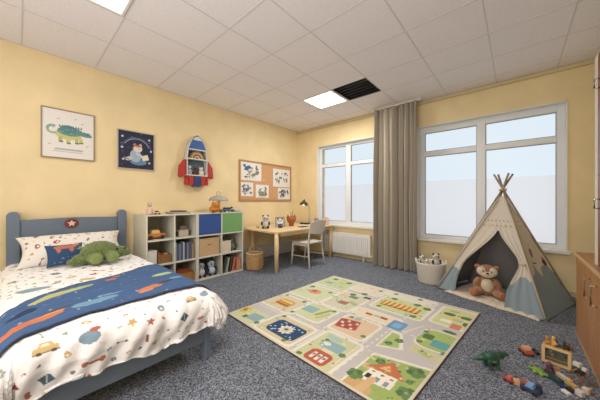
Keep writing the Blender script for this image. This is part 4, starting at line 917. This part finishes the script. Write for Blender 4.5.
def pfl(cv, a, b): P = hem(cv, a, b, .20, .08, 3.1, .1); dots(cv, P)
side(FL, FR, 'door_flap', pfl, lambda U, V, p: np.where(V < .8, .012*np.sin(U*16+V*3)*(U**1.5)*(1-V), 0)+.012*U*(V < VO), .0, p1=pl, nres=170)
def ridge_r(U, V, p): return (1-np.clip((V-.5)/.3, 0, 1))*(.016*np.sin((1-U)*20+V*2)*(1-U)**.7*(.3+1.2*np.abs(V-.345))+.018*(1-U))
side(FL, FR, 'door_flap', pfl, ridge_r, .0, p0=pr, nres=170)
# tie
e = 1-.40*.965; tp = (FL+(FR-FL)*.955)*e+APc*(1-e)
quick('tie', lambda b: ell(b, tuple(tp+np.array([-.005, -.022, 0])), (.030, .022, .016)), mat('tie_cloth', (205, 192, 168), .9), tent, smooth=True)
pole = woodmat('pole_wood', (140, 122, 102), (166, 146, 122), 2, 5)
for P0 in (FL, FR, BR_, BL):
    d = AP-P0; d = d/np.linalg.norm(d); end = AP+d*.20
    quick('pole', lambda b: cyl(b, tuple(P0+np.array([0, 0, -.01])+d*.0), tuple(end), .013, .011, 12), pole, tent, smooth=True)
quick('rope', lambda b: tube(b, [(AP[0]+.034*math.cos(a_), AP[1]+.034*math.sin(a_), 1.285+.002*a_) for a_ in [i*math.pi/6 for i in range(25)]], .005), mat('rope', (190, 170, 140), .9), tent)
for P0, P1 in ((FL, FR), (FR, BR_)):
    quick('piping', lambda b: tube(b, [tuple(P0+(APc-P0)*.02+np.array([0, -.012, 0])), tuple(P0+(APc-P0)*.5+np.array([0, -.016, 0])), tuple(P0+(APc-P0)*.93+np.array([0, -.012, 0]))], .009), mat('canvas_seam', (200, 192, 178), .9), tent, smooth=True)
# mat inside tent
def matf(U, V):
    A, Bq, C_, D_ = np.array([-.70, 3.60]), np.array([.165, 3.31]), np.array([.30, 4.05]), np.array([-.46, 4.24])
    P = [(1-U)*(1-V)*A[k]+U*(1-V)*Bq[k]+U*V*C_[k]+(1-U)*V*D_[k] for k in (0, 1)]
    edge_ = np.minimum(np.minimum(U, 1-U), np.minimum(V, 1-V)); z = .006+.028*np.clip(edge_*14, 0, 1)**.5+.003*np.sin(U*55)*np.sin(V*40)
    return P[0]+.006*np.sin(V*20), P[1]+.010*np.sin(U*17), z
cv = Canvas(0, 1, 0, 1, 110, (212, 198, 176)); cv.put((np.abs((cv.U*14) % 1-.5) < .03) | (np.abs((cv.V*12) % 1-.5) < .03), (190, 176, 152))
tag(sheet('play_mat', cv, matf, can, None, solid=.005), 'quilted cream floor mat lying in the teepee and out of its door', 'mat')

# ------------------------------------------------------------ teddy bear
fur = mat('brown_fur', (168, 116, 76), .98, nscale=60, namt=.22, bump=1., bscale=220, sheen=.4)
furl = mat('cream_fur', (220, 205, 182), .98, nscale=60, namt=.1, bump=.8, bscale=220, sheen=.4)
furo = mat('orange_fur', (184, 116, 64), .98, nscale=60, namt=.2, bump=1., bscale=220, sheen=.4)
t = thing('teddy_bear', 'brown teddy bear with cream face and belly sitting in the teepee doorway', 'soft toy', (-.27, 3.73, .042), .12); t.scale = (.97, 1, .92)
# faces -Y
def bearb(b):
    ell(b, (0, 0, .10), (.095, .085, .11)); ell(b, (0, .005, .17), (.075, .07, .07)); ell(b, (0, -.01, .30), (.108, .085, .088))
    for s in (-1, 1):
        ell(b, (s*.098, .0, .355), (.032, .02, .032)); ell(b, (s*.105, -.03, .15), (.035, .042, .075), Matrix.Rotation(s*-.35, 3, 'Y'))
        ell(b, (s*.10, -.08, .05), (.052, .10, .05), Matrix.Rotation(s*.5, 3, 'Z'))
quick('body', bearb, fur, t, remesh=.008, sm_it=3, disp=.006, dscale=.015)
quick('belly', lambda b: ell(b, (0, -.045, .125), (.066, .055, .088)), furl, t, smooth=True)
quick('face', lambda b: (ell(b, (-.050, -.052, .308), (.056, .046, .058)), ell(b, (.050, -.052, .308), (.056, .046, .058)), ell(b, (0, -.066, .275), (.070, .045, .046))), furl, t, remesh=.006, sm_it=3)
quick('nose', lambda b: ell(b, (0, -.112, .298), (.014, .010, .010)), mat('black_plastic', (0, 0, 0)), t, smooth=True)
quick('muzzle', lambda b: ell(b, (0, -.088, .284), (.03, .028, .024)), mat('tan_fur', (196, 168, 138), .95), t, smooth=True)
for s in (-1, 1):
    quick('eye', lambda b: ell(b, (s*.040, -.100, .318), .009, sub=2), mat('black_plastic', (0, 0, 0)), t, smooth=True)
    quick('paw_pad', lambda b: ell(b, (s*.145, -.165, .055), (.045, .022, .050), Matrix.Rotation(s*.5, 3, 'Z')), furo, t, smooth=True, label='rounded orange-brown foot')
    quick('inner_ear', lambda b: ell(b, (s*.098, -.014, .356), (.02, .01, .02), sub=2), furo, t, smooth=True)

# ------------------------------------------------------------ toy bin with soft toys
t = thing('toy_bin', 'round cream fabric toy bin with handles between the curtain and the teepee', 'bin', (-.93, 3.91, 0))
tb = mat('cream_rope', (222, 216, 204), .9, nscale=50, namt=.06, bump=.5, bscale=120)
quick('body', lambda b: lathe(b, [(0, .003), (.155, .003), (.165, .02), (.19, .27), (.198, .29), (.19, .295), (.182, .27), (.158, .03), (0, .03)], 40), tb, t, smooth=True)
for a_ in (200, 20):
    ca, sa = math.cos(R(a_)), math.sin(R(a_))
    quick('handle', lambda b: tube(b, [(.19*ca-.05*u*sa, .19*sa+.05*u*ca, .27+.055*(1-u*u)) for u in [-1+i/4 for i in range(9)]], .010), tb, t, smooth=True)
# filling raises the toys
tag(quick('folded_blanket', lambda b: lathe(b, [(0, .031), (.14, .031), (.16, .19), (.13, .222), (0, .228)], 28, (-.93, 3.91, 0)), mat('grey_blanket', (150, 146, 142), .95), smooth=True), 'grey blanket filling the cream toy bin', 'blanket')
plushlet((-.86, 3.90, .235), .145, (200, 196, 190), (70, 66, 64), 'black and white panda soft toy in the cream bin, nearest the teepee', rz=-.9)
plushlet((-1.04, 3.90, .23), .12, (214, 208, 200), (88, 76, 70), 'white soft toy with dark ears at the curtain side of the cream bin', rz=-.6)
plushlet((-.955, 3.80, .23), .085, (225, 220, 214), (150, 140, 134), 'small white soft toy lying low at the front rim of the cream bin', rz=-1.2)

# ------------------------------------------------------------ cabinets on the right
oak = woodmat('brown_oak', (168, 116, 68), (186, 134, 84), 2, 4, .4); oakd = woodmat('dark_oak', (112, 62, 38), (132, 78, 50), 2, 4, .4); edge_m = mat('beige_edging', (206, 170, 126), .5)
CX = .385
t = thing('base_cabinet', 'low brown wooden cabinet with doors along the right wall', 'cabinet', (0, 0, 0))
quick('body', lambda b: box(b, CX+.02, XR-.006, .50, 3.165, .04, .695), oak, t)
quick('plinth', lambda b: box(b, CX+.004, XR-.006, .50, 3.17, .001, .04), edge_m, t)
quick('countertop', lambda b: box(b, CX-.004, XR-.006, .48, 3.20, .7, .722), woodmat('counter_wood', (150, 98, 62), (168, 114, 76), 1, 4, .35), t)
quick('edging', lambda b: box(b, CX-.012, CX-.004, .48, 3.20, .698, .722), edge_m, t)
ys = [3.16, 2.57, 2.2, 1.79, 1.34, .89, .50]
for k in range(6):
    d_ = quick('door', lambda b: box(b, CX, CX+.019, ys[k+1]+.003, ys[k]-.003, .045, .693), oak, t, bevel=.002)
    hy = ys[k+1]+.05 if k % 2 == 0 else ys[k]-.15
    quick('handle', lambda b: tube(b, [(CX, hy, .62), (CX-.028, hy, .62), (CX-.028, hy, .49), (CX, hy, .49)], .006), mat('chrome', (200, 198, 192), .2, metal=.9), d_, smooth=True, label='chrome bar handle')
t = thing('tall_cabinet', 'tall dark brown cabinet with white edging standing on the low cabinet', 'cabinet', (0, 0, .723))
TX = .415
quick('body', lambda b: box(b, TX+.02, XR-.006, .6, 2.64, 0, 1.43), oakd, t)
quick('edging', lambda b: (box(b, TX-.003, XR-.006, 2.64, 2.665, 0, 1.435), box(b, TX-.003, TX+.02, 2.60, 2.64, 0, 1.435)), mat('pale_edging', (222, 214, 200), .5), t)
ys = [2.597, 2.1, 1.6, 1.1, .6]
for k in range(4):
    for z0, z1, hz in ((.005, .60, .42), (.605, 1.425, 1.22)):
        d_ = quick('door', lambda b: box(b, TX, TX+.018, ys[k+1]+.002, ys[k]-.002, z0, z1), oakd, t)
        hy = ys[k]-.06 if k % 2 == 0 else ys[k+1]+.06
        quick('handle', lambda b: tube(b, [(TX, hy, hz-.03), (TX-.025, hy, hz-.03), (TX-.025, hy, hz+.03), (TX, hy, hz+.03)], .006), mat('chrome', (0, 0, 0)), d_, smooth=True)
# wire basket on top
t = thing('wire_basket', 'dark wire basket on top of the tall cabinet', 'basket', (.62, 2.36, 2.159))
def wb_(b):
    for z in (.0, .07, .14, .2):
        s = .14+.03*z/.2
        tube(b, [(-s, -s, z+.005), (s, -s, z+.005), (s, s, z+.005), (-s, s, z+.005), (-s, -s, z+.005)], .004, 6)
    for k in range(8):
        u = -.13+k*.26/7
        for p, q in (((-.14, u), (-.17, u*1.2)), ((.14, u), (.17, u*1.2)), ((u, -.14), (u*1.2, -.17)), ((u, .14), (u*1.2, .17))): tube(b, [(*p, .005), (*q, .205)], .003, 6)
quick('wires', wb_, mat('dark_wire', (70, 60, 52), .5, metal=.5), t)
quick('lining', lambda b: lathe(b, [(0, .01), (.12, .01), (.135, .12), (0, .12)], 24), mat('brown_liner', (90, 74, 62), .9), t, smooth=True)

# ------------------------------------------------------------ toys on the carpet
def toy_dino():
    t = thing('toy_dinosaur', 'green plastic toy dinosaur standing on the carpet near the rug corner', 'toy dinosaur', (-.13, 2.18, .0), .72)
    gd = mat('green_plastic', (44, 84, 68), .35, nscale=30, namt=.35); gy = mat('yellow_green_plastic', (132, 148, 62), .4, nscale=30, namt=.2)
    def bd(b):
        ell(b, (0, 0, .078), (.062, .034, .036)); ell(b, (.055, 0, .088), (.038, .024, .025)); ell(b, (.088, 0, .095), (.026, .015, .014)); ell(b, (.105, 0, .088), (.018, .011, .009))
        ell(b, (-.06, 0, .074), (.038, .024, .024)); ell(b, (-.090, 0, .068), (.030, .015, .016)); ell(b, (-.12, 0, .062), (.018, .006, .007))
        for x, s in ((.022, -1), (.022, 1), (-.03, -1), (-.03, 1)):
            ell(b, (x, s*.022, .045), (.016, .011, .030)); ell(b, (x+.006, s*.024, .009), (.018, .011, .009))
    quick('body', bd, gd, t, remesh=.0045, sm_it=2)
    quick('belly', lambda b: ell(b, (.0, 0, .062), (.05, .032, .026)), gy, t, smooth=True)
    for k in range(6): quick('spike', lambda b: cyl(b, (-.06+k*.022, 0, .09+.010*math.sin(k*.7)), (-.064+k*.022, 0, .115+.012*math.sin(k*.7)), .008, .001, 8), gd, t)
    for s in (-1, 1): quick('eye', lambda b: ell(b, (.09, s*.012, .101), .003, sub=1), mat('black_plastic', (0, 0, 0)), t)
toy_dino()
toycar((.055, 2.55, 0), 'orange and cream toy car on the carpet behind the toy dinosaur', (166, 84, 58), (205, 160, 130), .08, .06, .06, rz=.5, wheels=(70, 34, 28))
# wooden toy frame box
tw = woodmat('toy_wood', (188, 150, 98), (212, 176, 124), 0, 8)
t = thing('toy_box', 'small wooden toy box with a picture front lying among the toys', 'toy box', (.215, 2.535, .0), -.18); t.scale = (.82, .9, .88)
quick('body', lambda b: (box(b, -.075, .075, -.03, .04, 0, .012), box(b, -.075, .075, -.03, .04, .125, .137), box(b, -.088, -.075, -.03, .04, 0, .137), box(b, .075, .088, -.03, .04, 0, .137), box(b, -.075, .075, .03, .04, .012, .125)), tw, t, bevel=.002)
cv = Canvas(-.075, .075, .012, .125, 260, (84, 92, 80))
for k in range(30): cv.ell(rs.uniform(-.07, .07), rs.uniform(.02, .12), .010, .007, rs.choice([(50, 56, 50), (120, 116, 80), (150, 140, 110), (70, 90, 100), (96, 70, 44)]), rs.random()*3)
cv.rrect(0, .03, .13, .012, (150, 120, 80))
sheet('picture', cv, lambda U, V: (U, U*0+.0, V), PRINT_PAPER, t, solid=.003)
quick('frame', lambda b: (box(b, -.09, .09, -.036, -.030, 0, .018), box(b, -.09, .09, -.036, -.030, .119, .137), box(b, -.09, -.068, -.036, -.030, .018, .119), box(b, .068, .09, -.036, -.030, .018, .119)), mat('pale_toy_wood', (216, 186, 136), .5), t, bevel=.002)
for k, (x, y_, s, c_, nm) in enumerate(((-.06, 0, .018, (190, 130, 60), 'ochre'), (-.02, .005, .022, (214, 168, 84), 'yellow'), (.0, .0, .014, (60, 70, 90), 'navy'), (.045, .0, .017, (60, 50, 50), 'dark brown'), (.07, .01, .013, (110, 70, 40), 'brown'))):
    ca, sa = math.cos(-.18), math.sin(-.18)
    x, y_ = x*.82, y_*.82; figurine((.215+x*ca-y_*sa, 2.537+x*sa+y_*ca, .1215), nm+' tiny figure standing on top of the wooden toy box', c_, c_, s*2.6, 'tiny figures on the toy box', w=s*22*.9)
tag(quick('toy_boomerang', lambda b: tube(b, [(.075, 2.615, .012), (.10, 2.60, .03), (.125, 2.575, .012)], .011), mat('black_plastic', (0, 0, 0)), smooth=True), 'small black toy piece on the carpet left of the wooden toy box', 'toy')
# train of blocks, front row
def brick(x, y_, sx, sy, h, c_, label, rz=0, group='toy bricks on the carpet', studs=True, z=0):
    t = thing('toy_brick', label, 'toy brick', (x, y_, z), rz, group); m_ = mat('br_%d_%d_%d' % c_, c_, .35)
    quick('body', lambda b: box(b, -sx/2, sx/2, -sy/2, sy/2, 0, h), m_, t, bevel=.002)
    if studs:
        n = max(1, int(sx/.022)); k2 = max(1, int(sy/.022))
        for i in range(n):
            for j in range(k2): quick('stud', lambda b: cyl(b, (-sx/2+sx*(i+.5)/n, -sy/2+sy*(j+.5)/k2, h), (-sx/2+sx*(i+.5)/n, -sy/2+sy*(j+.5)/k2, h+.004), .006, seg=10), m_, t)
    return t
import sys
def FP(u, v):  # resting place on the floor measured from the photograph
    f = 247.5; fw = (-math.sin(.719), math.cos(.719)); r_ = (math.cos(.719), math.sin(.719)); d = 1.16*f/(v-201.3); a_ = (u-300)/f
    return (fw[0]+r_[0]*a_)*d, (fw[1]+r_[1]*a_)*d
def toy_row():
    pass
toycar((*(-.035, 2.085), 0), 'small red toy car at the left end of the front toy row', (168, 56, 58), (190, 110, 100), .055, .04, .038, rz=1.2)
brick(.004, 2.09, .045, .03, .03, (205, 170, 125), 'tan toy brick next to the red toy car', .3)
brick(.032, 2.08, .03, .03, .04, (150, 84, 66), 'brick-red toy block in the front toy row', .5)
brick(.05, 2.12, .03, .02, .028, (196, 120, 84), 'orange toy block behind the blue toy car', .9)
toycar((.062, 2.06, 0), 'dark blue toy car with light blue roof in the front toy row', (42, 58, 92), (120, 160, 205), .085, .055, .05, rz=1.25)
brick(.10, 2.085, .028, .028, .045, (48, 50, 66), 'black upright toy block at the right end of the front toy row', .2)
# green crocodile
t = thing('toy_crocodile', 'bright green toy crocodile on the carpet in front of the toy box', 'toy animal', (.112, 2.315, 0), -.35)
cg = mat('lime_plastic', (116, 150, 54), .4, nscale=50, namt=.25)
quick('body', lambda b: (ell(b, (0, 0, .018), (.034, .02, .018)), ell(b, (-.032, 0, .018), (.022, .014, .013)), ell(b, (.035, .0, .014), (.022, .012, .010)), ell(b, (-.015, .02, .008), (.012, .01, .008)), ell(b, (-.015, -.02, .008), (.012, .01, .008)), ell(b, (.02, .02, .008), (.012, .01, .008)), ell(b, (.02, -.02, .008), (.012, .01, .008))), cg, t, remesh=.004, sm_it=1)
for s in (-1, 1): quick('eye', lambda b: ell(b, (-.036, s*.008, .031), .004, sub=1), mat('black_plastic', (0, 0, 0)), t)
figurine((.165, 2.36, 0), 'dark purple toy figure standing between the crocodile and the toy box', (72, 40, 58), (96, 60, 76), .07, w=.7)
brick(.185, 2.285, .085, .034, .032, (46, 66, 66), 'long dark teal toy brick in the right toy row', -.85)
brick(.225, 2.185, .04, .024, .014, (215, 215, 210), 'flat white toy brick at the front of the right toy row', -.8)
brick(.222, 2.335, .06, .024, .032, (206, 192, 172), 'long cream toy brick behind the dark teal brick', -.85)
brick(.250, 2.297, .03, .024, .036, (206, 176, 122), 'tan toy brick in the middle of the right toy row', -.85)
brick(.268, 2.262, .035, .024, .03, (190, 160, 110), 'mustard toy brick between the tan and the white square brick', -.85)
brick(.285, 2.215, .034, .03, .03, (200, 194, 184), 'white square toy brick in front of the mustard brick', -.7)
brick(.315, 2.26, .03, .026, .034, (205, 196, 180), 'off-white toy block nearest the low cabinet', -.5)
brick(.205, 2.385, .024, .02, .045, (176, 130, 92), 'small light brown upright block near the purple figure', .2)
brick(.245, 2.222, .036, .022, .024, (60, 46, 42), 'dark brown toy brick beside the white square brick', -.85)
brick(.262, 2.335, .022, .022, .026, (150, 70, 50), 'small red-brown toy brick behind the tan brick', .4)
brick(.212, 2.232, .022, .02, .02, (40, 60, 110), 'tiny blue toy brick behind the flat white brick', .1)

# little building with white roof pieces at the right
t = thing('toy_robot', 'jointed dark toy robot with white head leaning beside the low cabinet', 'toy robot', (.305, 2.39, 0), -.6)
dk = mat('dark_toy', (0, 0, 0)); wt = mat('white_toy', (205, 200, 190), .4); bw = mat('brown_toy', (120, 84, 52), .5)
quick('body', lambda b: box(b, -.02, .02, -.02, .02, .045, .085), dk, t, bevel=.004)
quick('head', lambda b: (box(b, -.028, .008, -.016, .016, .088, .115), box(b, .012, .036, -.012, .012, .078, .10)), wt, t, bevel=.004)
for s in (-1, 1):
    quick('leg', lambda b: tube(b, [(0, s*.016, .05), (.03, s*.024, .03), (.045+.02*s, s*.03, .007)], .007), bw, t)
    quick('arm', lambda b: tube(b, [(0, s*.02, .08), (-.02, s*.036, .06), (-.03, s*.036, .035)], .006), bw, t)
t = thing('toy_sword', 'thin brown toy stick lying on the carpet at the cabinet foot', 'toy', (0, 0, 0))
quick('blade', lambda b: tube(b, [(.30, 2.35, .008), (.345, 2.26, .008)], .007), bw, t); quick('hilt', lambda b: tube(b, [(.325, 2.29, .016), (.345, 2.31, .016)], .006), mat('yellow_toy', (205, 170, 70), .5), t)
